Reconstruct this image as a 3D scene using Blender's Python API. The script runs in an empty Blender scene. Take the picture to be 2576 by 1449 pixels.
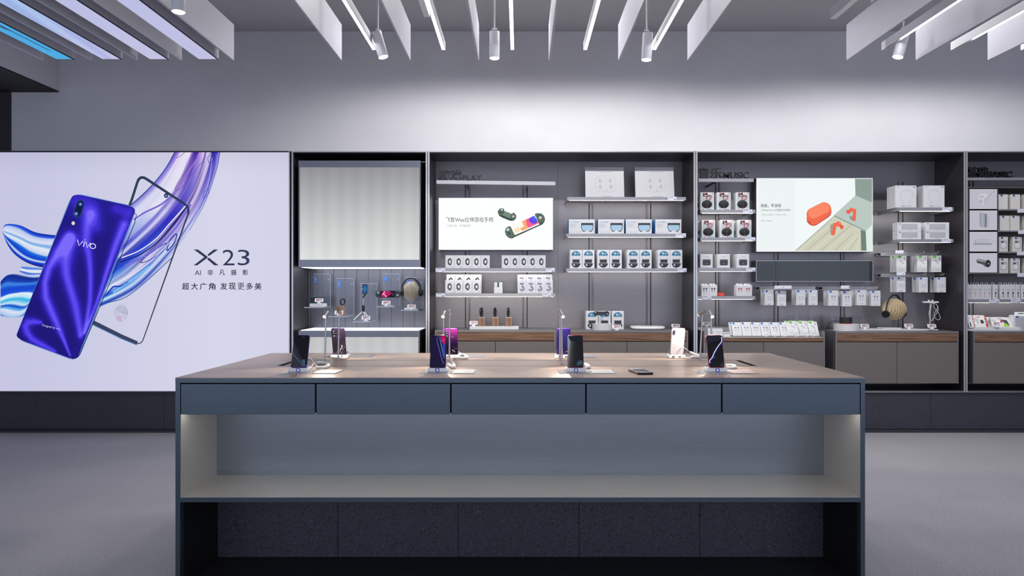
import bpy, math, random
from mathutils import Matrix, Vector
random.seed(7)
SC = bpy.context.scene
COL = SC.collection
# ---------------------------------------------------------------- measuring: photo is 2576 x 1449
F = 1810.0; VX = 1308.0; VY = 728.0; EYE = 1.303
def X(px, Z): return (px - VX) * Z / F
def H(py, Z): return EYE - (py - VY) * Z / F
ZF = 6.57      # front of the wall cabinets
ZB = 7.03      # back of the wall cabinets
ZT0, ZT1 = 3.12, 4.33   # front and back edge of the island table
# ---------------------------------------------------------------- camera, world, exposure
cam_d = bpy.data.cameras.new('camera'); cam = bpy.data.objects.new('camera', cam_d); COL.objects.link(cam)
cam.location = (0, 0, EYE); cam.rotation_euler = (math.pi / 2, 0, 0)
cam_d.sensor_width = 36; cam_d.lens = F / 2576 * 36
cam_d.shift_x = -20 / 2576; cam_d.shift_y = 3.5 / 2576
SC.camera = cam
w = bpy.data.worlds.new('world'); SC.world = w; w.use_nodes = True
wb = w.node_tree.nodes['Background']; wb.inputs[0].default_value = (0.60, 0.67, 0.82, 1); wb.inputs[1].default_value = 1.72
SC.view_settings.view_transform = 'Standard'; SC.view_settings.look = 'None'
SC.view_settings.exposure = 0.0; SC.view_settings.gamma = 1.0; SC.view_settings.use_curve_mapping = False
LED_TUBE = 13.0      # radiance of the ceiling light lines
LED_SHELF = 24.0      # strips under the shelves
SPOT_W = 60.0
LAMP_W = 8.5
DOWN_W = 68.0         # recessed ceiling downlights that wash the white wall
# ---------------------------------------------------------------- helpers
def lin(c):
    def f(v):
        v = v / 255.0
        return v / 12.92 if v <= 0.04045 else ((v + 0.055) / 1.055) ** 2.4
    return (f(c[0]), f(c[1]), f(c[2]), 1.0)
_m = {}
def M(name, col=(200, 200, 200), rough=0.5, metal=0.0, emit=None, es=1.0, spec=0.5, noise=None, aniso=None, coat=0, trans=0, ior=1.45, alpha=1):
    """col is sRGB 0..255; noise=(scale, amount, (sx,sy,sz)) varies the colour, bump the relief"""
    if name in _m: return _m[name]
    m = bpy.data.materials.new(name); m.use_nodes = True
    nt = m.node_tree; b = nt.nodes['Principled BSDF']
    b.inputs['Base Color'].default_value = lin(col); b.inputs['Roughness'].default_value = rough
    b.inputs['Metallic'].default_value = metal; b.inputs['Specular IOR Level'].default_value = spec
    if coat: b.inputs['Coat Weight'].default_value = coat; b.inputs['Coat Roughness'].default_value = 0.05
    if trans: b.inputs['Transmission Weight'].default_value = trans; b.inputs['IOR'].default_value = ior
    if alpha < 1: b.inputs['Alpha'].default_value = alpha
    if emit is not None:
        b.inputs['Emission Color'].default_value = lin(emit); b.inputs['Emission Strength'].default_value = es
    if noise:
        sc, am, st = noise[:3]
        tc = nt.nodes.new('ShaderNodeTexCoord'); mp = nt.nodes.new('ShaderNodeMapping'); mp.inputs['Scale'].default_value = st
        nz = nt.nodes.new('ShaderNodeTexNoise'); nz.inputs['Scale'].default_value = sc; nz.inputs['Detail'].default_value = 4
        nt.links.new(tc.outputs['Object'], mp.inputs[0]); nt.links.new(mp.outputs[0], nz.inputs['Vector'])
        rp = nt.nodes.new('ShaderNodeValToRGB'); rp.color_ramp.elements[0].position = 0.3; rp.color_ramp.elements[1].position = 0.7
        c = lin(col); lo = tuple(v * (1 - am) for v in c[:3]) + (1,); hi = tuple(min(1, v * (1 + am)) for v in c[:3]) + (1,)
        rp.color_ramp.elements[0].color = lo; rp.color_ramp.elements[1].color = hi
        nt.links.new(nz.outputs['Fac'], rp.inputs[0]); nt.links.new(rp.outputs[0], b.inputs['Base Color'])
        if len(noise) > 3:
            bp = nt.nodes.new('ShaderNodeBump'); bp.inputs['Strength'].default_value = noise[3]; bp.inputs['Distance'].default_value = 0.002
            nt.links.new(nz.outputs['Fac'], bp.inputs['Height']); nt.links.new(bp.outputs[0], b.inputs['Normal'])
    _m[name] = m; return m
def PR(c, rough=0.5):   # printed colour
    return M('print_%d_%d_%d' % tuple(c), c, rough)
def EM(c, s=1.0):   # back-lit print
    return M('lit_%d_%d_%d_%g' % (c[0], c[1], c[2], s), (0, 0, 0), 0.45, emit=c, es=s, spec=0.2)

def rr(x0, x1, z0, z1, r, n=5):
    P = []
    for cx, cz, a0 in ((x1 - r, z0 + r, -90), (x1 - r, z1 - r, 0), (x0 + r, z1 - r, 90), (x0 + r, z0 + r, 180)):
        for k in range(n + 1):
            a = math.radians(a0 + 90 * k / n); P.append((cx + r * math.cos(a), cz + r * math.sin(a)))
    return P
def ell(cx, cz, rx, rz, n=20, rot=0, a0=0, a1=360):
    P = []; full = abs(a1 - a0) >= 360
    for k in range(n if full else n + 1):
        a = math.radians(a0 + (a1 - a0) * k / n); u, v = rx * math.cos(a), rz * math.sin(a)
        c, s = math.cos(math.radians(rot)), math.sin(math.radians(rot)); P.append((cx + u * c - v * s, cz + u * s + v * c))
    return P
_tx = {}
def text_mesh(s, depth=0.0, bold=0.0):
    k = (s, depth, bold)
    if k in _tx: return _tx[k]
    c = bpy.data.curves.new('t', 'FONT'); c.body = s; c.extrude = depth; c.offset = bold; c.resolution_u = 3
    o = bpy.data.objects.new('t', c); COL.objects.link(o)
    dg = bpy.context.evaluated_depsgraph_get(); dg.update()
    me = bpy.data.meshes.new_from_object(o.evaluated_get(dg))
    v = [tuple(p.co) for p in me.vertices]; f = [tuple(p.vertices) for p in me.polygons]
    bpy.data.objects.remove(o); bpy.data.curves.remove(c); bpy.data.meshes.remove(me)
    _tx[k] = (v, f); return _tx[k]

class MB:
    def __init__(s): s.v = []; s.f = []; s.mi = []; s.sm = []; s.mats = []; s.xf = None
    def _mi(s, m):
        if m not in s.mats: s.mats.append(m)
        return s.mats.index(m)
    def add(s, vs, fs, m, smooth=False):
        b = len(s.v); i = s._mi(m)
        if s.xf is not None: vs = [tuple(s.xf @ Vector(p)) for p in vs]
        s.v += [tuple(p) for p in vs]
        for f in fs: s.f.append(tuple(b + k for k in f)); s.mi.append(i); s.sm.append(smooth)
        return s
    def box(s, x0, x1, y0, y1, z0, z1, m):
        x0, x1 = min(x0, x1), max(x0, x1); y0, y1 = min(y0, y1), max(y0, y1); z0, z1 = min(z0, z1), max(z0, z1)
        v = [(x0, y0, z0), (x1, y0, z0), (x1, y1, z0), (x0, y1, z0), (x0, y0, z1), (x1, y0, z1), (x1, y1, z1), (x0, y1, z1)]
        return s.add(v, [(0, 3, 2, 1), (4, 5, 6, 7), (0, 1, 5, 4), (1, 2, 6, 5), (2, 3, 7, 6), (3, 0, 4, 7)], m)
    def cbox(s, x0, x1, y0, y1, z0, z1, m, c=0.002):
        """box with chamfered edges"""
        R = []
        for z, i in ((z0, c), (z0 + c, 0), (z1 - c, 0), (z1, c)):
            a, b_, d, e = x0 + i, x1 - i, y0 + i, y1 - i; k = c if i == 0 else c * 0.4
            R.append([(a + k, d, z), (b_ - k, d, z), (b_, d + k, z), (b_, e - k, z), (b_ - k, e, z), (a + k, e, z), (a, e - k, z), (a, d + k, z)])
        return s.loft(R, m, smooth=False)
    def loft(s, rings, m, smooth=True, caps=True, closed=True):
        n = len(rings[0]); v = [p for r in rings for p in r]; f = []
        for i in range(len(rings) - 1):
            for k in range(n if closed else n - 1):
                a, b = i * n + k, i * n + (k + 1) % n; f.append((a, b, b + n, a + n))
        s.add(v, f, m, smooth)
        if caps:
            s.add(rings[0], [tuple(reversed(range(n)))], m); s.add(rings[-1], [tuple(range(n))], m)
        return s
    def plate(s, poly, y0, y1, m, c=0.0, smooth=False, cap=None):
        """prism of an outline in x,z between y0 (front) and y1"""
        n = len(poly); cx = sum(p[0] for p in poly) / n; cz = sum(p[1] for p in poly) / n
        def ring(y, i):
            if i == 0: return [(p[0], y, p[1]) for p in poly]
            o = []
            for p in poly:
                d = math.hypot(p[0] - cx, p[1] - cz) or 1; k = (d - i) / d; o.append((cx + (p[0] - cx) * k, y, cz + (p[1] - cz) * k))
            return o
        R = [ring(y1, c), ring(y1 - c, 0), ring(y0 + c, 0), ring(y0, c)] if c else [ring(y1, 0), ring(y0, 0)]
        s.loft(R, m, smooth, caps=False)
        s.add(R[0], [tuple(reversed(range(n)))], m); s.add(R[-1], [tuple(range(n))], cap or m); return s
    def flat(s, poly, y, m): return s.add([(p[0], y, p[1]) for p in poly], [tuple(range(len(poly)))], m)
    def rect(s, x0, x1, z0, z1, y, m): return s.flat([(x0, z0), (x1, z0), (x1, z1), (x0, z1)], y, m)
    def ringflat(s, cx, cz, r0, r1, y, m, n=24, rz=1.0, a0=0, a1=360):
        v = []; N = n + 1
        for k in range(N):
            a = math.radians(a0 + (a1 - a0) * k / n); v += [(cx + r0 * math.cos(a), y, cz + r0 * rz * math.sin(a)), (cx + r1 * math.cos(a), y, cz + r1 * rz * math.sin(a))]
        return s.add(v, [(2 * k, 2 * k + 1, 2 * k + 3, 2 * k + 2) for k in range(n)], m)
    def line(s, pts, w, y, m):
        v = []; n = len(pts)
        for i, p in enumerate(pts):
            a = pts[max(0, i - 1)]; b = pts[min(n - 1, i + 1)]; dx, dz = b[0] - a[0], b[1] - a[1]; d = math.hypot(dx, dz) or 1
            ww = w if not isinstance(w, (list, tuple)) else w[i]
            v += [(p[0] + dz / d * ww / 2, y, p[1] - dx / d * ww / 2), (p[0] - dz / d * ww / 2, y, p[1] + dx / d * ww / 2)]
        return s.add(v, [(2 * i, 2 * i + 2, 2 * i + 3, 2 * i + 1) for i in range(n - 1)], m)
    def outline(s, poly, w, y, m): return s.line(list(poly) + [poly[0], poly[1]], w, y, m)
    def cyl(s, p0, p1, r0, m, r1=None, n=16, caps=True, cap0=None, cap1=None):
        r1 = r0 if r1 is None else r1; a = Vector(p0); b = Vector(p1); d = (b - a).normalized()
        u = d.orthogonal().normalized(); w_ = d.cross(u)
        R = [[tuple(q + (u * math.cos(2 * math.pi * k / n) + w_ * math.sin(2 * math.pi * k / n)) * r) for k in range(n)] for q, r in ((a, r0), (b, r1))]
        s.loft(R, m, True, caps=False)
        if caps: s.add(R[0], [tuple(reversed(range(n)))], cap0 or m); s.add(R[1], [tuple(range(n))], cap1 or m)
        return s
    def tube(s, pts, r, m, n=8, closed=False):
        P = [Vector(p) for p in pts]; N = len(P); R = []; up = None
        for i in range(N):
            if closed: t = (P[(i + 1) % N] - P[i - 1]).normalized()
            else: t = (P[min(N - 1, i + 1)] - P[max(0, i - 1)]).normalized()
            if up is None: up = t.orthogonal().normalized()
            up = (up - t * up.dot(t)); up = up.normalized() if up.length > 1e-6 else t.orthogonal().normalized()
            w_ = t.cross(up); rr_ = r if not isinstance(r, (list, tuple)) else r[i]
            R.append([tuple(P[i] + (up * math.cos(2 * math.pi * k / n) + w_ * math.sin(2 * math.pi * k / n)) * rr_) for k in range(n)])
        if closed: R.append(R[0])
        return s.loft(R, m, True, caps=not closed)
    def ball(s, c, r, m, n=14, k=8, a0=-90, a1=90):
        r = (r, r, r) if not isinstance(r, (tuple, list)) else r; R = []
        for i in range(k + 1):
            a = math.radians(a0 + (a1 - a0) * i / k); q = max(math.cos(a), 1e-3)
            R.append([(c[0] + r[0] * q * math.cos(2 * math.pi * j / n), c[1] + r[1] * q * math.sin(2 * math.pi * j / n), c[2] + r[2] * math.sin(a)) for j in range(n)])
        return s.loft(R, m, True)
    def text(s, t, x0, x1, z0, z1, y, m, depth=0, bold=0.0, rot=0, shear=0):
        v, f = text_mesh(t, 0.1 if depth else 0.0, bold)
        if not v: return s
        ax = min(p[0] for p in v); bx = max(p[0] for p in v); az = min(p[1] for p in v); bz = max(p[1] for p in v)
        sx = (x1 - x0) / (bx - ax); sz = (z1 - z0) / (bz - az); cx, cz = (x0 + x1) / 2, (z0 + z1) / 2
        c, q = math.cos(math.radians(rot)), math.sin(math.radians(rot)); o = []
        for p in v:
            a = x0 + (p[0] - ax) * sx - cx; b = z0 + (p[1] - az) * sz - cz; a += b * shear
            o.append((cx + a * c - b * q, y - (p[2] * 5 * depth if depth else 0), cz + a * q + b * c))
        return s.add(o, f, m)
    def build(s, name, parent=None, at=None, local=False):
        me = bpy.data.meshes.new(name); off = Vector((0, 0, 0))
        if parent is not None and not local:
            p = parent
            while p is not None: off += p.location; p = p.parent
        me.from_pydata([tuple(Vector(p) - off) for p in s.v], [], s.f)
        for m in s.mats: me.materials.append(m)
        me.polygons.foreach_set('material_index', s.mi); me.polygons.foreach_set('use_smooth', s.sm); me.update()
        o = bpy.data.objects.new(name, me); COL.objects.link(o)
        if parent is not None: o.parent = parent
        return o
def tag(o, label, cat, group=None):
    o['label'] = label; o['category'] = cat
    if group: o['group'] = group
    return o
def struct(o): o['kind'] = 'structure'; return o
def thing(name, label, cat, loc=(0, 0, 0), group=None):
    o = bpy.data.objects.new(name, None); COL.objects.link(o); o.location = loc; o.empty_display_size = 0.05
    return tag(o, label, cat, group)
def dup(o, loc, label=None, rz=None, parent=None):
    def rec(q, par):
        c = q.copy(); COL.objects.link(c); c.parent = par
        for ch in q.children: rec(ch, c)
        return c
    r = rec(o, parent)
    if loc is not None: r.location = loc
    if rz is not None: r.rotation_euler = (0, 0, rz)
    if label: r['label'] = label
    return r
class Proto:
    """first call places the prototype itself, later calls place copies"""
    def __init__(s, o): s.o = o; s.used = False
    def put(s, loc, label, group=None, rz=0.0, rx=0.0):
        if not s.used: o = s.o; s.used = True; o.location = loc; o['label'] = label
        else: o = dup(s.o, loc, label)
        o.rotation_euler = (rx, 0, rz)
        if group: o['group'] = group
        return o
ORD = ['first', 'second', 'third', 'fourth', 'fifth', 'sixth', 'seventh', 'eighth', 'ninth', 'tenth']
def nth(i, n):
    if n == 1: return 'only'
    if i == 0: return 'leftmost'
    if i == n - 1: return 'rightmost'
    return ORD[i] + ' from left'
class CM:
    """mesh with a colour per vertex for flat print"""
    def __init__(s): s.v = []; s.f = []; s.c = []
    def poly(s, pts, y, cols):
        b = len(s.v)
        if not isinstance(cols[0], (tuple, list)): cols = [cols] * len(pts)
        s.v += [(p[0], y, p[1]) for p in pts]; s.c += [lin(c) for c in cols]; s.f.append(tuple(range(b, b + len(pts))))
    def grid(s, fn, nu, nv, y):
        """fn(u,v) -> (x, z, colour)"""
        b = len(s.v)
        for j in range(nv + 1):
            for i in range(nu + 1):
                x, z, c = fn(i / nu, j / nv); s.v.append((x, y, z)); s.c.append(lin(c))
        W = nu + 1
        for j in range(nv):
            for i in range(nu): a = b + j * W + i; s.f.append((a, a + 1, a + W + 1, a + W))
    def stroke(s, pts, w, y, cols):
        b = len(s.v); n = len(pts)
        if not isinstance(cols[0], (tuple, list)): cols = [cols] * n
        for i, p in enumerate(pts):
            a = pts[max(0, i - 1)]; c_ = pts[min(n - 1, i + 1)]; dx, dz = c_[0] - a[0], c_[1] - a[1]; d = math.hypot(dx, dz) or 1
            ww = w[i] if isinstance(w, (list, tuple)) else w
            s.v += [(p[0] + dz / d * ww / 2, y, p[1] - dx / d * ww / 2), (p[0] - dz / d * ww / 2, y, p[1] + dx / d * ww / 2)]; s.c += [lin(cols[i])] * 2
        for i in range(n - 1): s.f.append((b + 2 * i, b + 2 * i + 2, b + 2 * i + 3, b + 2 * i + 1))
    def build(s, name, parent, mat):
        me = bpy.data.meshes.new(name); off = Vector((0, 0, 0)); p = parent
        while p is not None: off += p.location; p = p.parent
        me.from_pydata([tuple(Vector(q) - off) for q in s.v], [], s.f); me.materials.append(mat)
        at = me.color_attributes.new('Col', 'FLOAT_COLOR', 'POINT'); at.data.foreach_set('color', [x for c in s.c for x in c])
        o = bpy.data.objects.new(name, me); COL.objects.link(o); o.parent = parent; return o
def lit_print(name, strength=1.0):
    m = bpy.data.materials.new(name); m.use_nodes = True; nt = m.node_tree; b = nt.nodes['Principled BSDF']
    a = nt.nodes.new('ShaderNodeAttribute'); a.attribute_name = 'Col'
    nt.links.new(a.outputs['Color'], b.inputs['Emission Color']); b.inputs['Emission Strength'].default_value = strength
    b.inputs['Base Color'].default_value = (0, 0, 0, 1); b.inputs['Roughness'].default_value = 0.4; b.inputs['Specular IOR Level'].default_value = 0.2
    return m
def ramp(tab, t):
    t = max(tab[0][0], min(tab[-1][0], t))
    for a, b in zip(tab, tab[1:]):
        if t <= b[0]:
            k = (t - a[0]) / max(1e-9, b[0] - a[0]); k = k * k * (3 - 2 * k); return tuple(a[i] + (b[i] - a[i]) * k for i in (1, 2, 3))
    return tab[-1][1:]
def curve_at(P, t):
    """Catmull-Rom through P"""
    n = len(P) - 1; t = max(0, min(0.99999, t)) * n; i = int(t); k = t - i
    p0, p1, p2, p3 = P[max(0, i - 1)], P[i], P[i + 1], P[min(n, i + 2)]
    return tuple(0.5 * (2 * p1[d] + (p2[d] - p0[d]) * k + (2 * p0[d] - 5 * p1[d] + 4 * p2[d] - p3[d]) * k * k + (3 * p1[d] - p0[d] - 3 * p2[d] + p3[d]) * k ** 3) for d in range(len(p1)))
def smooth_path(P, n): return [curve_at(P, i / (n - 1)) for i in range(n)]
def light(name, kind, loc, energy, col=(1, 1, 1), **k):
    d = bpy.data.lights.new(name, kind); d.energy = energy; d.color = col
    for a, b in k.items(): setattr(d, a, b)
    o = bpy.data.objects.new(name, d); COL.objects.link(o); o.location = loc; return o
def aim(o, target):
    o.rotation_euler = (Vector(target) - o.location).to_track_quat('-Z', 'Y').to_euler()

# ---------------------------------------------------------------- shared materials
WALLP = M('white_plaster', (216, 215, 219), 0.75, noise=(3.0, 0.03, (1, 1, 1)))
CEILP = M('ceiling_paint', (186, 184, 187), 0.8)
DARKP = M('dark_paint', (52, 48, 54), 0.6)
FIN = M('satin_white_acrylic', (196, 196, 206), 0.45)
WHITE = M('white_lacquer', (216, 216, 220), 0.35)
WPLASTIC = M('white_plastic', (236, 236, 238), 0.3)
BOXW = M('white_card', (222, 222, 225), 0.45)
BOXS = M('white_card_side', (214, 214, 216), 0.55)
METAL = M('brushed_bronze_steel', (146, 142, 147), 0.36, 0.5, noise=(6, 0.04, (1, 1, 30)))
METALD = M('dark_steel', (92, 89, 93), 0.40, 0.8)
EDGE = M('bright_aluminium', (208, 206, 207), 0.28, 0.7)
SHELFM = M('shelf_aluminium', (170, 168, 171), 0.36, 0.6)
HOOKM = M('chrome_hook_metal', (205, 203, 204), 0.25, 0.5)
BLACK = M('black_gap', (8, 8, 9), 0.7)
SLOT = M('slot_shadow_gap', (22, 21, 23), 0.8)
TAUPE = M('taupe_lacquer', (112, 106, 102), 0.5)
BPLAST = M('black_plastic', (22, 22, 24), 0.35)
BGLOSS = M('black_gloss', (8, 8, 12), 0.06, coat=0.5)
LEDS = M('led_strip', (255, 255, 255), 0.5, emit=(255, 252, 244), es=LED_SHELF)
LEDT = M('led_tube', (255, 255, 255), 0.5, emit=(252, 250, 255), es=LED_TUBE)
GLASS = M('clear_acrylic', (235, 240, 245), 0.04, trans=1.0, ior=1.35)
def wood(name, c1, c2, rough=0.45, sx=1.0, axis=0, scale=9):
    m = bpy.data.materials.new(name); m.use_nodes = True; nt = m.node_tree; b = nt.nodes['Principled BSDF']
    tc = nt.nodes.new('ShaderNodeTexCoord'); mp = nt.nodes.new('ShaderNodeMapping')
    s = [14.0, 14.0, 14.0]; s[axis] = 0.5; mp.inputs['Scale'].default_value = s
    nz = nt.nodes.new('ShaderNodeTexNoise'); nz.inputs['Scale'].default_value = scale * sx; nz.inputs['Detail'].default_value = 6; nz.inputs['Roughness'].default_value = 0.62; nz.inputs['Distortion'].default_value = 0.4
    rp = nt.nodes.new('ShaderNodeValToRGB'); rp.color_ramp.elements[0].position = 0.34; rp.color_ramp.elements[1].position = 0.68
    rp.color_ramp.elements[0].color = lin(c1); rp.color_ramp.elements[1].color = lin(c2)
    nt.links.new(tc.outputs['Object'], mp.inputs[0]); nt.links.new(mp.outputs[0], nz.inputs['Vector']); nt.links.new(nz.outputs['Fac'], rp.inputs[0]); nt.links.new(rp.outputs[0], b.inputs['Base Color'])
    b.inputs['Roughness'].default_value = rough
    bp = nt.nodes.new('ShaderNodeBump'); bp.inputs['Strength'].default_value = 0.15; bp.inputs['Distance'].default_value = 0.001
    nt.links.new(nz.outputs['Fac'], bp.inputs['Height']); nt.links.new(bp.outputs[0], b.inputs['Normal'])
    return m
WALNUT = wood('walnut_veneer', (86, 60, 44), (150, 112, 86), 0.42, scale=5)
TABLEW = wood('table_veneer', (124, 104, 94), (164, 143, 131), 0.32, scale=4)
BLOCKW = wood('walnut_block', (104, 74, 60), (168, 128, 108), 0.5, axis=2, scale=4)
def speckle(name, base, lo, hi, scale, rough, bump=0.3, spot=0.62):
    m = bpy.data.materials.new(name); m.use_nodes = True; nt = m.node_tree; b = nt.nodes['Principled BSDF']
    tc = nt.nodes.new('ShaderNodeTexCoord'); nz = nt.nodes.new('ShaderNodeTexNoise'); nz.inputs['Scale'].default_value = scale; nz.inputs['Detail'].default_value = 3
    n2 = nt.nodes.new('ShaderNodeTexNoise'); n2.inputs['Scale'].default_value = 1.3; n2.inputs['Detail'].default_value = 3
    rp = nt.nodes.new('ShaderNodeValToRGB'); e = rp.color_ramp.elements; e[0].position = 0.36; e[0].color = lin(lo); e[1].position = 0.72; e[1].color = lin(hi)
    k = rp.color_ramp.elements.new(0.44); k.color = lin(base); k = rp.color_ramp.elements.new(spot); k.color = lin(base)
    nt.links.new(tc.outputs['Object'], nz.inputs['Vector']); nt.links.new(tc.outputs['Object'], n2.inputs['Vector']); nt.links.new(nz.outputs['Fac'], rp.inputs[0])
    mx = nt.nodes.new('ShaderNodeMix'); mx.data_type = 'RGBA'; mx.blend_type = 'MULTIPLY'; mx.inputs['Factor'].default_value = 0.35
    r2 = nt.nodes.new('ShaderNodeValToRGB'); r2.color_ramp.elements[0].position = 0.3; r2.color_ramp.elements[1].position = 0.7; r2.color_ramp.elements[0].color = (0.72, 0.72, 0.72, 1)
    nt.links.new(n2.outputs['Fac'], r2.inputs[0]); nt.links.new(rp.outputs[0], mx.inputs['A']); nt.links.new(r2.outputs[0], mx.inputs['B']); nt.links.new(mx.outputs['Result'], b.inputs['Base Color'])
    b.inputs['Roughness'].default_value = rough
    bp = nt.nodes.new('ShaderNodeBump'); bp.inputs['Strength'].default_value = bump; bp.inputs['Distance'].default_value = 0.002
    nt.links.new(nz.outputs['Fac'], bp.inputs['Height']); nt.links.new(bp.outputs[0], b.inputs['Normal'])
    return m
CARPET = speckle('grey_carpet', (156, 155, 162), (118, 117, 124), (188, 187, 194), 160, 0.9, 0.5)
STONE = speckle('dark_speckled_stone', (60, 62, 72), (34, 35, 42), (104, 106, 114), 120, 0.5, 0.15, 0.66)

# ================================================================ the room
XL, XR, YR, ZC = -8.0, 8.2, -3.2, H(78, ZF)
floor = struct(MB().box(XL, XR, YR, ZF - 0.03, -0.1, 0, CARPET).build('floor'))
ceil = struct(MB().box(XL, XR, YR, ZF + 0.7, ZC, ZC + 0.15, CEILP).build('ceiling'))
ztop = H(380, ZF)
zbot = H(987, ZF)
struct(MB().box(XL, XR, ZF + 0.005, ZF + 0.7, ztop, ZC - 0.001, WALLP).build('wall_back'))
wl = struct(MB().box(XL - 0.15, XL, YR, ZF + 0.7, 0, ZC, WALLP).build('wall_left'))
struct(MB().box(XR, XR + 0.15, YR, ZF + 0.7, 0, ZC, WALLP).build('wall_right'))
# plinth of dark speckled stone below the cabinets
pl = struct(MB().box(XL, XR, ZF + 0.05, ZF + 0.7, -0.1, zbot - 0.004, BLACK).build('baseboard_back'))
jx = [411 - 483 * k for k in range(6, 0, -1)] + [411 + 483 * k for k in range(0, 7)]
for a, b in zip(jx, jx[1:]):
    x0, x1 = max(XL, X(a, ZF)), min(XR, X(b, ZF))
    if x1 - x0 > 0.1: MB().cbox(x0 + 0.001, x1 - 0.001, ZF + 0.012, ZF + 0.048, 0.024, zbot - 0.006, STONE, 0.0015).build('stone_panel', pl)
struct(MB().box(XL, XR, ZF - 0.03, ZF + 0.05, -0.1, 0.02, M('floor_edge', (52, 52, 58), 0.6)).build('trim_1'))
# boxed-in beam at the left with a dark underside
sx = X(148, ZF); sz = H(232, ZF)
so = struct(MB().box(XL, sx, YR, ZF + 0.004, sz + 0.012, ZC - 0.001, WALLP).build('trim_2'))
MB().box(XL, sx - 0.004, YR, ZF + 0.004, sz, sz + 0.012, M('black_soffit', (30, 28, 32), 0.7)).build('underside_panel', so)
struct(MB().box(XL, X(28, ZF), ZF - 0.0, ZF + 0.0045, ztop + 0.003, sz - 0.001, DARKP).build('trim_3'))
# ================================================================ ceiling fixtures
ZE = 5.0
Y0 = -1.2
def baffle(px, label, group, ye=ZE, ztp=62, zbt=152, posts=()):
    x = X(px, ZE); t = thing('ceiling_baffle', label, 'baffle', (x, ye, H(ztp, ZE)), group)
    MB().cbox(x - 0.0055, x + 0.0055, Y0, ye, H(zbt, ZE), H(ztp, ZE), FIN, 0.0015).build('panel', t)
    for y in posts: MB().box(x - 0.02, x + 0.02, y, y + 0.04, H(ztp, ZE) + 0.001, ZC - 0.001, WHITE).build('hanger', t)
    for y in (0.4, 2.4):
        MB().box(x - 0.015, x + 0.015, y, y + 0.03, H(ztp, ZE) + 0.001, ZC - 0.001, WHITE).build('hanger', t)
cx = [858, 1031, 1203, 1382, 1557, 1731]
for i, p in enumerate(cx):
    baffle(p, 'white hanging acrylic baffle in the middle ceiling row, %s' % nth(i, 6), 'middle ceiling baffles')
rx_ = [2131, 2305, 2486, 2660]
for i, p in enumerate(rx_):
    baffle(p, 'white hanging acrylic baffle in the right ceiling row, %s' % nth(i, 4), 'right ceiling baffles', posts=(4.58,) if i == 0 else ())
lx_ = [587, 456, 345, 230, 108]
for i, p in enumerate(lx_):
    baffle(p, 'grey white baffle between the blue lit ceiling beams, %s' % ['rightmost', 'second from right', 'middle', 'second from left', 'leftmost'][i], 'left ceiling baffles')
def tube_light(px, label, group, led_end=ZE, yend=ZE, py=125):
    x = X(px, ZE); z = H(py, ZE); t = thing('linear_light', label, 'light', (x, yend, z), group)
    MB().box(x - 0.0128, x + 0.0128, Y0, yend, z + 0.010, z + 0.050, WHITE).box(x - 0.0128, x - 0.0102, Y0, yend, z - 0.0060, z + 0.0098, WHITE).box(x + 0.0102, x + 0.0128, Y0, yend, z - 0.0060, z + 0.0098, WHITE).build('housing', t)
    MB().box(x - 0.010, x + 0.010, Y0, led_end - 0.004, z - 0.002, z + 0.0095, LEDT).build('diffuser', t)
    for y in (0.9, 3.2): MB().cyl((x, y, z + 0.05), (x, y, ZC - 0.001), 0.0015, EDGE, n=6).build('cable', t)
for i, p in enumerate([942, 1116, 1289, 1472, 1645]):
    tube_light(p, 'slim glowing line light in the middle ceiling group, %s' % nth(i, 5), 'middle line lights')
for i, p in enumerate([2222, 2396, 2572]):
    tube_light(p, 'slim glowing line light between the right ceiling baffles, %s' % nth(i, 3), 'right line lights', led_end=4.78)
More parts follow.
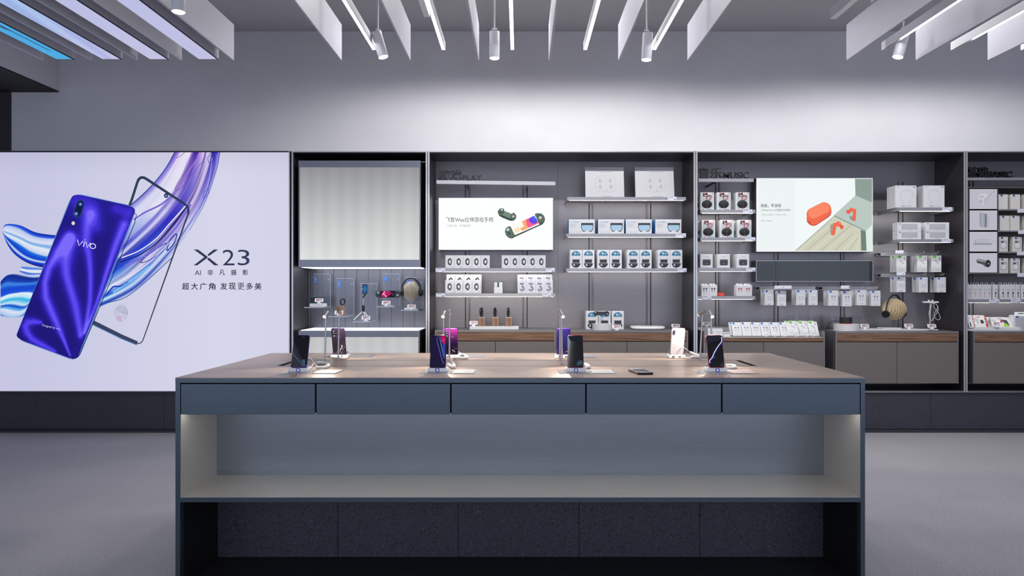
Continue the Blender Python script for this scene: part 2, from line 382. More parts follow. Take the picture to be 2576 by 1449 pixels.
# wide back-lit beams at the left
BLUE_L = EM((186, 192, 238), 1.05)
cols = [((204, 204, 240), (196, 200, 240)), ((206, 206, 240), (192, 200, 240)), ((200, 200, 242), (130, 190, 244)), ((60, 180, 240), (40, 160, 226))]
for i, (a, b) in enumerate([(500, 550), (377, 425), (258, 308), (142, 188)]):
    x0, x1 = X(a, ZE), X(b, ZE); z = H(151, ZE)
    t = thing('lit_ceiling_beam', ['wide ceiling beam with plain lavender glowing underside, nearest the middle row', 'second wide beam from the right with pale lavender glowing underside', 'wide ceiling beam whose glowing underside turns from lavender to sky blue',
        'leftmost wide ceiling beam with bright blue and black printed underside'][i], 'ceiling light', (x0, ZE, z), 'wide lit ceiling beams')
    MB().box(x0, x1, Y0, ZE, z + 0.006, z + 0.07, FIN).build('housing', t)
    MB().box(x1 - 0.006, x1, Y0, ZE, z, z + 0.0055, DARKP).build('edge_strip', t)
    cm = CM(); c0, c1 = cols[i]
    def fn(u, v, x0=x0, x1=x1, c0=c0, c1=c1, i=i):
        y = Y0 + 0.02 + (ZE - Y0 - 0.022) * v; k = min(1, (1 - v) * 3.0); c = tuple(c0[j] + (c1[j] - c0[j]) * k for j in range(3))
        if i == 3:
            s = u - 0.62 + (1 - v) * 0.5
            if abs(s) < 0.16 * min(1, (1 - v) * 5): c = (8, 14, 26)
        if i == 2: c = tuple(c[j] + (10 if j < 2 else 4) * math.sin(40 * v + 7 * u) for j in range(3))
        return (x0 + 0.002 + (x1 - x0 - 0.009) * u, y, tuple(min(255, q) for q in c))
    b0 = len(cm.v); nu, nv = 12, 160
    for j in range(nv + 1):
        for q in range(nu + 1):
            xx, yy, c = fn(q / nu, j / nv); cm.v.append((xx, yy, z + 0.0058)); cm.c.append(lin(c))
    for j in range(nv):
        for q in range(nu): a_ = j * (nu + 1) + q; cm.f.append((a_, a_ + nu + 1, a_ + nu + 2, a_ + 1))
    cm.build('lit_underside', t, lit_print('beam_print', 0.82))
    for y in (0.9, 3.4): MB().cyl(((x0 + x1) / 2, y, z + 0.07), ((x0 + x1) / 2, y, ZC - 0.001), 0.0015, EDGE, n=6).build('cable', t)
# spotlights on rods
def spot(px, pyt, pyb, dx, label, ZS=4.85, rod=None, aimto=None, e=SPOT_W):
    zt, zb = H(pyt, ZS), H(pyb, ZS); xt, xb = X(px, ZS), X(px + dx, ZS); top = Vector((xt, ZS, zt)); bot = Vector((xb, ZS, zb))
    t = thing('spotlight', label, 'spotlight', (xt, ZS, zt + 0.03), 'hanging spotlights'); R = 0.034; d = (bot - top).normalized()
    mid = top + (bot - top) * 0.5
    MB().cyl(top, mid, R, WPLASTIC, n=24).build('upper_barrel', t)
    MB().cyl(mid + d * 0.0008, bot - d * 0.004, R + 0.0005, WPLASTIC, n=24).build('lower_barrel', t)
    MB().cyl(bot - d * 0.0036, bot - d * 0.001, R * 0.86, M('spot_lens', (255, 255, 255), 0.3, emit=(255, 248, 236), es=14), n=24).build('lens', t)
    xr = X(rod if rod else px, ZS); j = Vector((xr, ZS, zt + 0.022))
    b = MB().box(xr - 0.014, xr - 0.010, ZS - 0.006, ZS + 0.006, zt + 0.001, zt + 0.03, EDGE).box(xr + 0.010, xr + 0.014, ZS - 0.006, ZS + 0.006, zt + 0.001, zt + 0.03, EDGE)
    b.cyl((xr - 0.018, ZS, zt + 0.022), (xr + 0.018, ZS, zt + 0.022), 0.004, EDGE, n=8); b.build('bracket', t)
    MB().cyl((xr, ZS, zt + 0.02), (xr, ZS, ZC - 0.001), 0.005, WHITE, n=8).build('rod', t)
    L = light('spot_lamp', 'SPOT', bot + d * 0.004, e, (1, 0.96, 0.9), spot_size=math.radians(62), spot_blend=0.6, shadow_soft_size=0.025); L.parent = None
    aim(L, aimto if aimto else bot + d); return t
spot(947, 82, 145, 18, 'white spotlight tilted to the left barrel top, beside the leftmost middle line light', rod=951, aimto=(X(1010, 6.0), 6.6, 0.9))
spot(1244, 80, 148, 0, 'upright white spotlight left of the central line light', aimto=(0.1, 3.7, 0.9), e=170)
spot(1630, 84, 152, -4, 'white spotlight beside the rightmost middle line light', rod=1627, aimto=(X(1500, 6), 6.0, 0.9))
spot(2276, 80, 145, -18, 'white tilted spotlight between the right ceiling baffles', rod=2273, aimto=(3.2, 6.2, 0.6))
spot(449, -40, 32, 0, 'white spotlight right of the left lit beams at the top edge', ZS=3.8, aimto=(-2.2, 4.2, 0.0))
for p0, p1, yb, lab in ((1067, 1081, 43, 'white hollow ceiling bar above the middle baffles'), (2088, 2103, 48, 'white hollow ceiling bar left of the right ceiling baffles')):
    z = H(yb, 5.4); tag(MB().box(X(p0, 5.4), X(p1, 5.4), Y0, 5.4, z, z + 0.08, WHITE).build('ceiling_bar'), lab, 'ceiling bar', 'white ceiling bars')

# recessed downlights in the ceiling in front of the white wall (just above the frame)
for k, (px, y, e) in enumerate([(1127, 5.25, 1.0), (1290, 5.25, 0.8), (1461, 5.25, 0.8), (1640, 5.25, 1.0), (2006, 5.25, 0.9), (2180, 5.25, 0.7), (2340, 5.25, 0.6), (2500, 5.25, 0.5), (880, 5.25, 0.25)]):
    x = X(px, ZF); t = thing('recessed_downlight', 'round recessed ceiling downlight above the front of the cabinets, %s' % nth(k, 9), 'downlight', (x, y, ZC), 'recessed ceiling downlights')
    b = MB(); b.loft([[(x + r * math.cos(q * math.pi / 10), y + r * math.sin(q * math.pi / 10), zz) for q in range(20)] for r, zz in ((0.05, ZC - 0.0005), (0.05, ZC - 0.004), (0.036, ZC - 0.004), (0.036, ZC - 0.0008))], WHITE, caps=False); b.build('trim_ring', t)
    MB().cyl((x, y, ZC - 0.0006), (x, y, ZC - 0.0012), 0.035, M('downlight_lens', (255, 255, 255), 0.4, emit=(255, 250, 244), es=12), n=20).build('lens', t)
    L = light('downlight', 'SPOT', (x, y, ZC - 0.01), DOWN_W * e, (1, 0.985, 0.97), spot_size=math.radians(150), spot_blend=0.35, shadow_soft_size=0.035)
# ================================================================ island table
ST = ZT0 / F
def tx(p): return X(p, ZT0)
def tz(p): return H(p, ZT0)
TBL = M('satin_dark_blue_grey_metal', (88, 99, 110), 0.30, 0.8)
NICHE = M('brushed_niche_steel', (196, 192, 186), 0.42, 0.6, noise=(5, 0.05, (0.6, 30, 30)))
NICHEB = M('brushed_niche_back', (132, 138, 147), 0.30, 0.85, noise=(5, 0.04, (0.6, 30, 30)))
XT0, XT1 = tx(441), tx(2176.5)
tab = thing('island_table', 'long dark metal display island with wood veneer top and open niche', 'table', ((XT0 + XT1) / 2, ZT0, 0))
ZTOP = tz(950); ZTB = tz(963)
zi0, zi1 = tx(453), tx(2165.5)
ZG1, ZG2 = 3.608, 3.876            # the two grooves of the cable channel
def top_piece(x0, x1, y0, y1, nm):
    MB().box(x0, x1, y0, y1, ZTOP - 0.004, ZTOP, TABLEW).box(x0, x1, y0, y1, ZTB, ZTOP - 0.0042, TBL).build(nm, tab)
CX0, CX1 = X(700, 3.62), X(1862, 3.876)
xs = tx(1818)
top_piece(XT0, xs - 0.0006, ZT0, ZG1 - 0.007, 'top_board')
top_piece(xs + 0.0006, XT1, ZT0, ZG1 - 0.007, 'top_board')
top_piece(XT0, XT1, ZG2 + 0.007, ZT1, 'top_board')
top_piece(CX0 + 0.028, CX1 - 0.028, ZG1 + 0.003, ZG2 - 0.003, 'cable_lid')
top_piece(XT0, CX0, ZG1 - 0.007, ZG2 + 0.007, 'top_board')
top_piece(CX1, XT1, ZG1 - 0.007, ZG2 + 0.007, 'top_board')
for xx in (CX0, CX1): MB().box(xx - 0.002, xx + 0.002, ZG1, ZG2, ZTOP + 0.0002, ZTOP + 0.002, EDGE).build('slot_trim', tab)
zd0, zd1 = tz(1043), tz(966)
MB().box(zi0, zi1, ZT0 + 0.02, ZT1 - 0.02, zd0 + 0.003, ZTB - 0.0005, BLACK).build('drawer_case', tab)
MB().box(XT0, zi0, ZT0 + 0.001, ZT1 - 0.001, 0.001, ZTB - 0.0006, TBL).build('side_panel', tab)
MB().box(zi1, XT1, ZT0 + 0.001, ZT1 - 0.001, 0.001, ZTB - 0.0006, TBL).build('side_panel', tab)
dx = [453, 794, 1134, 1474, 1816, 2165.5]
for a, b in zip(dx, dx[1:]):
    MB().cbox(tx(a) + 0.003, tx(b) - 0.003, ZT0 + 0.001, ZT0 + 0.019, zd0, zd1, TBL, 0.001).build('drawer', tab)
    MB().cbox(tx(a) + 0.003, tx(b) - 0.003, ZT1 - 0.019, ZT1 - 0.001, zd0, zd1, TBL, 0.001).build('drawer', tab)
zs1, zs0 = tz(1252), tz(1263.5)
ZN = ZT0 * 1.12; ZNB = ZT1 - (ZN - ZT0)
MB().box(zi0, zi1, ZT0 + 0.001, ZT1 - 0.001, zs0, zs1, TBL).build('shelf_board', tab)
for y0, y1 in ((ZT0 + 0.004, ZN), (ZNB, ZT1 - 0.004)):
    MB().box(zi0 + 0.0005, zi1 - 0.0005, y0, y1, zs1, zs1 + 0.0015, NICHE).build('niche_floor', tab)
    MB().box(zi0, zi0 + 0.0015, y0, y1, zs1 + 0.0015, zd0 + 0.002, NICHE).build('niche_side', tab)
    MB().box(zi1 - 0.0015, zi1, y0, y1, zs1 + 0.0015, zd0 + 0.002, NICHE).build('niche_side', tab)
MB().box(zi0 + 0.0015, zi1 - 0.0015, ZN, ZN + 0.012, zs1 + 0.0015, zd0 + 0.002, NICHEB).build('niche_back', tab)
MB().box(zi0 + 0.0015, zi1 - 0.0015, ZNB - 0.012, ZNB, zs1 + 0.0015, zd0 + 0.002, NICHEB).build('niche_back', tab)
MB().box(zi0 + 0.02, zi1 - 0.02, ZT0 + 0.035, ZT0 + 0.043, zd0 + 0.0005, zd0 + 0.0028, M('niche_led', (255, 255, 255), 0.5, emit=(255, 250, 240), es=36)).build('led_strip', tab)
for p in (972, 1304, 1640):
    MB().box(X(p - 3, 3.14), X(p + 3, 3.14), 3.141, 3.152, zd0 - 0.003, zd0 + 0.001, EDGE).build('clip', tab)
# stone plinth under the table
MB().box(zi0 + 0.001, zi1 - 0.001, ZN + 0.05, ZNB - 0.05, 0.001, zs0 - 0.0005, BLACK).build('plinth_core', tab)
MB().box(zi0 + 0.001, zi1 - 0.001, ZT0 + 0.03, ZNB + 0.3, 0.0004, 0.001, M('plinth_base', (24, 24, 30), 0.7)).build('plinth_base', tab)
js = [453, 849, 1152, 1457, 1761, 2165]
for k, (a, b) in enumerate(zip(js, js[1:])):
    x0 = zi0 + 0.002 if k == 0 else X(a, ZN); x1 = zi1 - 0.002 if k == 4 else X(b, ZN)
    MB().cbox(x0 + 0.0008, x1 - 0.0008, ZN + 0.004, ZN + 0.049, 0.0015, zs0 - 0.001, STONE, 0.001).build('stone_panel', tab)
for xx, d in ((zi0, 1), (zi1, -1)):
    x0, x1 = sorted((xx + d * 0.0002, xx + d * 0.002))
    MB().box(x0, x1, ZT0 + 0.03, ZN, 0.0015, zs0 - 0.001, M('matt_black_panel', (14, 14, 16), 0.6)).build('inner_panel', tab)
TTOP = ZTOP
def ty(py): return (EYE - TTOP) * F / (py - VY)      # depth of a point on the table top

# ================================================================ wall cabinets
def bay(p0, p1, label, seams=(), panels=None):
    x0, x1 = X(p0, ZF), X(p1, ZF)
    t = thing('display_cabinet', label, 'cabinet', ((x0 + x1) / 2, ZF, zbot), 'tall metal wall cabinets')
    e = 0.016
    for a, b in ((x0, x0 + e), (x1 - e, x1)):
        MB().box(a, b, ZF + 0.003, ZB + 0.03, zbot, ztop, METALD).build('side_panel', t)
    MB().box(x0 + e, x1 - e, ZF + 0.003, ZB, ztop - e, ztop, METALD).build('top_panel', t)
    MB().box(x0 + e, x1 - e, ZF + 0.003, ZB, zbot, zbot + e, METALD).build('bottom_panel', t)
    for a, b in ((x0, x0 + e * 0.9), (x1 - e * 0.9, x1)): MB().box(a, b, ZF - 0.002, ZF + 0.0028, zbot, ztop, EDGE).build('edge_trim', t)
    MB().box(x0 + e * 0.9, x1 - e * 0.9, ZF - 0.002, ZF + 0.0028, ztop - 0.010, ztop, EDGE).build('edge_trim', t)
    MB().box(x0 + e * 0.9, x1 - e * 0.9, ZF - 0.002, ZF + 0.0028, zbot, zbot + 0.007, EDGE).build('edge_trim', t)
    if panels is None:
        s = [x0 + e] + [X(q, ZB) for q in seams] + [x1 - e]
        for a, b in zip(s, s[1:]): MB().box(a + 0.0008, b - 0.0008, ZB + 0.001, ZB + 0.02, zbot + e, ztop - e, METAL).build('back_panel', t)
        MB().box(x0 + e, x1 - e, ZB + 0.02, ZB + 0.03, zbot + e, ztop - e, BLACK).build('backing', t)
    return t
bay1 = bay(733.5, 1075, 'tall narrow wall cabinet with frosted upper light panel and numbered acrylic stands', panels=1)
bay2 = bay(1076.5, 1749, 'wide wall cabinet under the game lettering, right of the narrow one', seams=(1403.7,))
bay3 = bay(1750.5, 2428.5, 'wide wall cabinet under the music lettering', seams=(2036,))
bay4 = bay(2430, 3107, 'wall cabinet under the basic lettering, cut by the right edge', seams=(2715,))
def rails(t, post, slot, y0, y1, ps=4.5):
    """slotted upright on the back wall: bright post and a dashed slot line"""
    z0, z1 = H(y1, ZB), H(y0, ZB); x = X(post, ZB)
    MB().cyl((x, ZB - 0.006, z0), (x, ZB - 0.006, z1), 0.0065, M('brass_grey_rod', (150, 140, 136), 0.3, 0.9), n=10).build('upright_rod', t)
    x = X(slot, ZB); b = MB().box(x - 0.006, x + 0.006, ZB - 0.0012, ZB + 0.0008, z0, z1, METALD); z = z0 + 0.01
    while z < z1 - 0.03: b.box(x - 0.0028, x + 0.0028, ZB - 0.0022, ZB - 0.0013, z, z + 0.020, SLOT); z += 0.026
    b.build('slotted_strip', t)
rails(bay2, 1181, 1171, 462, 828); rails(bay2, 1316, 1326, 462, 828)
rails(bay2, 1491, 1482, 508, 828); rails(bay2, 1627, 1637, 508, 828)
rails(bay3, 1809, 1800, 458, 830); rails(bay3, 1948, 1957, 634, 830); rails(bay3, 2124, 2114.5, 634, 815); rails(bay3, 2261, 2271, 457, 830)
rails(bay4, 2449, 2438, 455, 825)
# --- header boards with standing letters
LETTER = M('letter_black', (26, 26, 34), 0.5)
def header(p0, p1, y0, y1, label, arms, Z=6.62, rot=0.0, mat=SHELFM):
    x0, x1, z0, z1 = X(p0, Z), X(p1, Z), H(y1, Z), H(y0, Z)
    t = thing('header_board', label, 'shelf', ((x0 + x1) / 2, Z, z0))
    o = MB().box(x0, x1, Z, Z + 0.03, z0, z1, mat).build('board', t)
    for a in arms:
        x = X(a, Z); MB().box(x - 0.006, x + 0.006, Z + 0.031, ZB - 0.002, z0 + 0.004, z0 + 0.02, METALD).build('arm', t)
    t.rotation_euler = (0, rot, 0); return z1
def letters(s, p0, p1, y0, y1, Z, label, z=None, mat=LETTER, bold=0.02, d=0.02, cat='lettering'):
    z0 = H(y1, Z) if z is None else z; z1 = z0 + (y1 - y0) * Z / F
    o = MB().text(s, X(p0, Z), X(p1, Z), z0, z1, Z + 0.01, mat, depth=d, bold=bold).build('sign_letters'); return tag(o, label, cat, 'standing shelf letters')
zh = header(1098, 1397, 455, 464, 'long pale header bar carrying the game letters', (1171, 1326), rot=0.013, mat=EDGE)
letters('游戏', 1101, 1161, 425, 453, 6.62, 'dark raised Chinese letters for games on the pale bar', z=zh + 0.0025, bold=0.02)
letters('PLAY', 1163.5, 1211, 439, 453, 6.62, 'dark thin raised letters reading PLAY', z=zh + 0.0022, bold=0.0)
zh = header(1757, 1896, 449, 457.5, 'grey header bar carrying the music letters', (1806,))
letters('音乐', 1757.5, 1817, 421, 449, 6.62, 'dark raised Chinese letters for music on the grey bar', z=zh + 0.001, bold=0.02)
letters('MUSIC', 1820.5, 1885, 433, 449, 6.62, 'dark bold raised letters reading MUSIC', z=zh + 0.001, bold=0.012)
zh = header(2434, 2740, 446.5, 453.5, 'grey header bar carrying the basic letters', (2450, 2700))
BK2 = M('letter_jet', (10, 10, 12), 0.4)
letters('基础', 2433, 2486, 419, 445.5, 6.62, 'black Chinese letters for basics on the right grey bar', z=zh + 0.001, mat=BK2, bold=0.03, d=0.03)
letters('BASIC', 2487, 2547, 430, 445.5, 6.62, 'black bold raised letters reading BASIC', z=zh + 0.001, mat=BK2, bold=0.03, d=0.03)

# --- shelves
ZS = 6.62
TAGW = M('price_card', (226, 228, 240), 0.35); INK = PR((70, 72, 84)); INKL = PR((150, 152, 162)); REDI = PR((170, 48, 58)); NAVY = PR((52, 62, 120))
def shelf(p0, p1, y0, y1, label, tags=(), led=True, zb=ZB, warm=None):
    x0, x1, z0, z1 = X(p0, ZS), X(p1, ZS), H(y1, ZS), H(y0, ZS)
    t = thing('product_shelf', label, 'shelf', ((x0 + x1) / 2, ZS, z0), 'thin metal product shelves')
    b = MB().box(x0, x1, ZS, ZS + 0.004, z0, z1, SHELFM).box(x0, x1, ZS + 0.0042, zb - 0.016, z1 - 0.010, z1 - 0.0005, SHELFM)
    b.box(x0, x0 + 0.004, ZS + 0.0042, zb - 0.016, z0, z1 - 0.0105, SHELFM).box(x1 - 0.004, x1, ZS + 0.0042, zb - 0.016, z0, z1 - 0.0105, SHELFM).build('board', t)
    if led:
        MB().box(x0 + 0.02, x1 - 0.02, ZS + 0.012, ZS + 0.020, z0 - 0.0006, z0 + 0.0065, LEDS).box(x0 + 0.02, x1 - 0.02, ZS + 0.008, ZS + 0.024, z0 + 0.0068, z0 + 0.020, METALD).build('led_strip', t)
    for (a, b_) in tags:
        q = MB().box(X(a, ZS), X(b_, ZS), ZS - 0.005, ZS - 0.0005, z0 - 0.001, z1 + 0.002, TAGW)
        xa, xb = X(a, ZS), X(b_, ZS); w_ = xb - xa; y = ZS - 0.0052
        q.rect(xa + w_ * .08, xa + w_ * .6, z1 - 0.008, z1 - 0.0045, y, INK).rect(xa + w_ * .08, xa + w_ * .22, z0 + 0.006, z0 + 0.009, y, INKL).rect(xa + w_ * .68, xa + w_ * .92, z0 + 0.005, z0 + 0.010, y, NAVY)
        q.build('price_label', t)
    return z1
S = {}
S['p1'] = shelf(1096.5, 1395, 674.5, 684, 'shelf under the game poster carrying ten wristband boxes', ((1096, 1120), (1372.5, 1395.5)))
S['p2'] = shelf(1096.5, 1397, 738, 746.5, 'lowest left game shelf with wristband boxes and boxes with a large 3', ((1096.5, 1119.5), (1364, 1386.5)))
S['q1'] = shelf(1426.6, 1725.7, 495.6, 503.7, 'topmost shelf at the right of the game cabinet carrying two flat scale boxes', ((1679.5, 1702),))
S['q2'] = shelf(1425, 1725.7, 587.6, 596.5, 'shelf carrying four blue and white goggle boxes', ((1700, 1725.5),))
S['q3'] = shelf(1424.5, 1727, 675.3, 684, 'shelf carrying rows of teal topped controller boxes', ((1704, 1727),))
S['m1'] = shelf(1762, 1900, 527.5, 536, 'upper music shelf with three round speaker boxes', ((1869, 1892),))
S['m2'] = shelf(1762, 1900, 597.5, 606, 'second music shelf with three round speaker boxes', ((1874, 1900),))
S['m3'] = shelf(1756, 1900, 673.7, 682.8, 'music shelf with three small white speaker boxes', ((1877, 1900),))
S['m4'] = shelf(1752, 1900, 745, 753, 'music shelf with black and red earbud boxes', ((1766, 1789),))
S['n1'] = shelf(2260.4, 2398.7, 521.7, 531, 'right music shelf with two neckband boxes', ((2370, 2394),))
S['n2'] = shelf(2260.4, 2398.7, 601.8, 609.8, 'right music shelf with four stacked wide speaker boxes', ((2369, 2392),))
S['b1'] = shelf(2434, 2740, 753.5, 761.5, 'dark shelf with slim cable boxes under the picture frame unit', ((2488, 2513), (2543, 2567)))

# --- low base cabinets
def base_cab(p0, p1, ytop, ywood0, ywood1, label, split, tray=False, ydoor=964.5, ph=None):
    Z = ZF + 0.006; x0, x1 = X(p0, Z), X(p1, Z); z1 = H(ytop, Z); z0 = H(ydoor, Z)
    t = thing('base_cabinet', label, 'cabinet', ((x0 + x1) / 2, Z, z0), 'low cabinets with walnut bands'); e = 0.013
    yb = ZB - 0.010
    CAB = M('grey_cabinet_shell', (140, 136, 138), 0.38, 0.6)
    zt = z1 if not tray else H(ywood0 - 1, Z)
    MB().box(x0, x0 + e, Z, yb, z0, z1 - 0.0002, CAB).build('side_panel', t); MB().box(x1 - e, x1, Z, yb, z0, z1 - 0.0002, CAB).build('side_panel', t)
    MB().box(x0 + e + 0.0002, x1 - e - 0.0002, Z + (0.0212 if tray else 0), yb, zt - 0.018, zt, CAB if not tray else WHITE).build('top_panel', t)
    w0, w1 = H(ywood1, Z), H(ywood0, Z) - (0.0 if tray else 0.0)
    w1 = zt - 0.003 if tray else min(w1, zt - 0.019)
    MB().cbox(x0 + e + 0.001, x1 - e - 0.001, Z + 0.001, Z + 0.02, w0, w1, WALNUT, 0.001).build('wood_band', t)
    MB().box(x0 + e + 0.0002, x1 - e - 0.0002, Z + 0.021, yb, z0, zt - 0.0185, BLACK).build('carcass', t)
    xs_ = X(split, Z); zd = w0 - 0.007
    MB().cbox(x0 + e + 0.001, xs_ - 0.002, Z + 0.001, Z + 0.02, z0, zd, TAUPE, 0.001).build('door', t)
    MB().cbox(xs_ + 0.002, x1 - e - 0.001, Z + 0.001, Z + 0.02, z0, zd, TAUPE, 0.001).build('door', t)
    return zt
S['A'] = base_cab(1094, 1397.6, 830.6, 835, 857, 'low walnut banded cabinet carrying three watch blocks', 1246.3)
S['B'] = base_cab(1427.5, 1731, 831.5, 836.5, 858, 'low walnut banded cabinet carrying the white body scale', 1577.4)
S['C'] = base_cab(1770, 2075, 833, 849.5, 859, 'low cabinet with recessed tray of earphone packs', 1921, tray=True)
S['D'] = base_cab(2102, 2411.6, 833.5, 838, 859.4, 'low walnut banded cabinet carrying round speaker and headphones', 2257)
S['E'] = base_cab(2448.6, 2758, 833.5, 838.5, 860, 'low walnut banded cabinet at the right edge of view', 2603)
# ================================================================ big back-lit poster at the left
PW = lambda x: X(x, ZF)
PH_ = lambda y: H(y, ZF)
ps = thing('lightbox_poster', 'huge back-lit pale lavender phone poster filling the left of the wall', 'poster', (PW(200), ZF, zbot))
pl0, pl1 = PW(-420), PW(729)
MB().box(pl0, pl1, ZF + 0.012, ZF + 0.2, zbot, ztop, DARKP).build('light_case', ps)
MB().box(pl1 - 0.008, pl1, ZF - 0.004, ZF + 0.0118, zbot, ztop, EDGE).build('frame_bar', ps)
MB().box(pl0, pl1 - 0.0082, ZF - 0.004, ZF + 0.0118, ztop - 0.010, ztop, DARKP).build('frame_bar', ps)
MB().box(pl0, pl1 - 0.0082, ZF - 0.004, ZF + 0.0118, zbot, zbot + 0.010, M('frame_grey', (120, 118, 126), 0.4, 0.6)).build('frame_bar', ps)
LITP = lit_print('backlit_poster_print', 1.0)
cm = CM(); y = ZF + 0.0115
def bgf(u, v):
    px = -420 + 1149 * u; py = 984 - 603 * v
    L = 0.5 + 0.5 * math.sin(px * 0.004 + 1.0); k = max(0, 1 - abs(px - 560) / 500)
    c = (198 + 16 * k, 198 + 16 * k, 226 + 8 * k)
    vg = max(0, (v - 0.9) * 10); c = tuple(q - 10 * vg for q in c); return (PW(px), PH_(py), c)
cm.grid(bgf, 40, 24, y)
cm.build('poster_sheet', ps, LITP)
Z4 = lambda a, b: (a / 2.3, 370 + b / 2.3)        # artwork was measured on a 2.3x enlargement
def W(p): return (PW(p[0]), PH_(p[1]))
# liquid glass ribbon
cm = CM()
LE = [(1010, 25), (960, 110), (890, 200), (800, 290), (690, 380), (560, 490), (430, 620)]
RE = [(1272, 25), (1252, 130), (1190, 310), (1100, 470), (975, 640), (790, 825), (575, 930)]
T0 = [(0, 50, 45, 130), (.03, 110, 100, 210), (.08, 150, 120, 220), (.14, 228, 218, 242), (.36, 230, 226, 242), (.40, 160, 120, 205), (.45, 70, 40, 160), (.52, 60, 40, 170), (.56, 180, 140, 215), (.66, 226, 210, 236), (.69, 90, 70, 170), (.72, 226, 214, 240), (.8, 200, 190, 232), (.83, 50, 36, 160), (.93, 50, 44, 190), (.96, 150, 130, 220), (1, 80, 76, 170)]
T1 = [(0, 60, 55, 150), (.04, 150, 146, 222), (.12, 212, 214, 240), (.36, 226, 226, 242), (.41, 120, 112, 205), (.46, 214, 210, 238), (.54, 110, 100, 206), (.58, 50, 46, 186), (.66, 44, 42, 184), (.7, 176, 150, 220), (.73, 30, 24, 110), (.77, 206, 186, 228), (.85, 176, 160, 222), (.91, 214, 214, 238), (.95, 90, 96, 196), (.97, 214, 218, 240), (1, 170, 176, 226)]
T2 = [(0, 90, 130, 220), (.08, 200, 214, 240), (.2, 222, 224, 240), (.27, 60, 96, 214), (.42, 30, 50, 200), (.48, 206, 212, 242), (.51, 16, 34, 160), (.6, 30, 80, 212), (.66, 110, 170, 236), (.78, 216, 224, 242), (.86, 26, 90, 210), (.9, 190, 226, 246), (.96, 24, 56, 170), (1, 214, 220, 238)]
def rib(u, v):
    a, b = curve_at(LE, v), curve_at(RE, v)
    s = u + 0.02 * math.sin(7 * v + 3 * u) * (1 - abs(2 * u - 1)); x = a[0] + (b[0] - a[0]) * u; yy = a[1] + (b[1] - a[1]) * u
    if v < .5: c0, c1, k = ramp(T0, s), ramp(T1, s), v * 2
    else: c0, c1, k = ramp(T1, s), ramp(T2, s), v * 2 - 1
    c = tuple(c0[i] + (c1[i] - c0[i]) * k for i in range(3)); p = W(Z4(x, yy)); return (p[0], p[1], c)
cm.grid(lambda u, v: rib(1 - u, v)[:3], 130, 70, y - 0.0005)
def loopstroke(pts, w, c, n=40): cm.stroke([W(Z4(*p)) for p in smooth_path(pts, n)], w * ZF / F / 2.3, y - 0.0008, c)
for pts, w, c in (([(1010, 250), (1020, 215), (1080, 130), (1120, 70), (1150, 25)], 3, (110, 60, 150)), ([(1010, 250), (1040, 240), (1130, 130), (1180, 70)], 3, (120, 70, 170)), ([(1018, 240), (1040, 205), (1095, 130), (1140, 60)], 9, (150, 110, 200)),
    ([(1015, 60), (1035, 55), (1070, 25)], 3, (90, 80, 160)), ([(1205, 90), (1200, 60), (1225, 30), (1240, 60), (1210, 95)], 3, (30, 26, 130)),
    ([(810, 670), (830, 640), (900, 590), (960, 555), (930, 610), (860, 655), (812, 670)], 4, (30, 36, 130)), ([(960, 600), (980, 540), (1010, 505), (1020, 512), (1000, 560), (965, 600)], 6, (30, 40, 150)),
    ([(1170, 300), (1180, 260), (1200, 240), (1205, 262), (1175, 300)], 3, (60, 60, 180)), ([(610, 860), (650, 810), (690, 805), (740, 780)], 9, (20, 60, 190)), ([(590, 905), (720, 870), (850, 770), (990, 640)], 4, (30, 60, 160)),
    ([(1250, 40), (1235, 150), (1180, 320), (1095, 480)], 3, (140, 130, 205)), ([(1006, 30), (960, 112), (892, 202), (802, 292)], 4, (60, 64, 140)), ([(1040, 40), (990, 150), (900, 290), (780, 420)], 2, (190, 180, 225)), ([(1080, 60), (1040, 190), (930, 370), (760, 530)], 2, (170, 160, 220)), ([(1225, 60), (1190, 250), (1080, 470), (900, 680), (690, 850)], 3, (170, 190, 240)), ([(1100, 330), (1010, 470), (880, 600), (720, 690)], 14, (120, 110, 215)), ([(860, 690), (760, 770), (650, 840)], 12, (120, 190, 240)), ([(770, 420), (830, 380), (930, 330), (1000, 270)], 10, (120, 100, 205)),
    ([(700, 640), (800, 600), (900, 530), (980, 440), (1080, 330)], 6, (240, 236, 250)), ([(690, 665), (810, 620), (910, 545), (1000, 440), (1085, 335)], 6, (24, 20, 100)), ([(640, 800), (760, 740), (880, 650), (990, 540)], 5, (226, 236, 250))):
    loopstroke(pts, w, c)
# liquid glass bowl at the far left
TB = [(0, 20, 50, 170), (.06, 30, 80, 220), (.14, 190, 205, 240), (.3, 216, 222, 240), (.4, 120, 170, 230), (.48, 226, 232, 244), (.6, 200, 212, 238), (.66, 20, 100, 220), (.76, 16, 60, 200), (.84, 206, 220, 242), (.9, 20, 60, 200), (1, 20, 40, 150)]
def band(top, bot, tab, nu=40, nv=60, wv=0.03):
    def fn(u, v):
        a, b = curve_at(top, u), curve_at(bot, u); k = 1 - v; s = k + wv * math.sin(6 * u + 9 * k)
        x = a[0] + (b[0] - a[0]) * k; yy = a[1] + (b[1] - a[1]) * k; p = W(Z4(x, yy)); return (p[0], p[1], ramp(tab, s))
    cm.grid(fn, nu, nv, y - 0.0004)
band([(9, 480), (30, 446), (110, 452), (200, 492), (300, 508), (345, 508)], [(9, 490), (36, 560), (80, 620), (150, 668), (230, 694), (290, 696)], TB)
TC = [(0, 150, 180, 230), (.2, 60, 110, 220), (.35, 214, 224, 242), (.6, 226, 230, 244), (.8, 60, 100, 210), (1, 190, 204, 236)]
band([(120, 690), (180, 694), (260, 700)], [(105, 725), (160, 742), (230, 740)], TC, 20, 30)
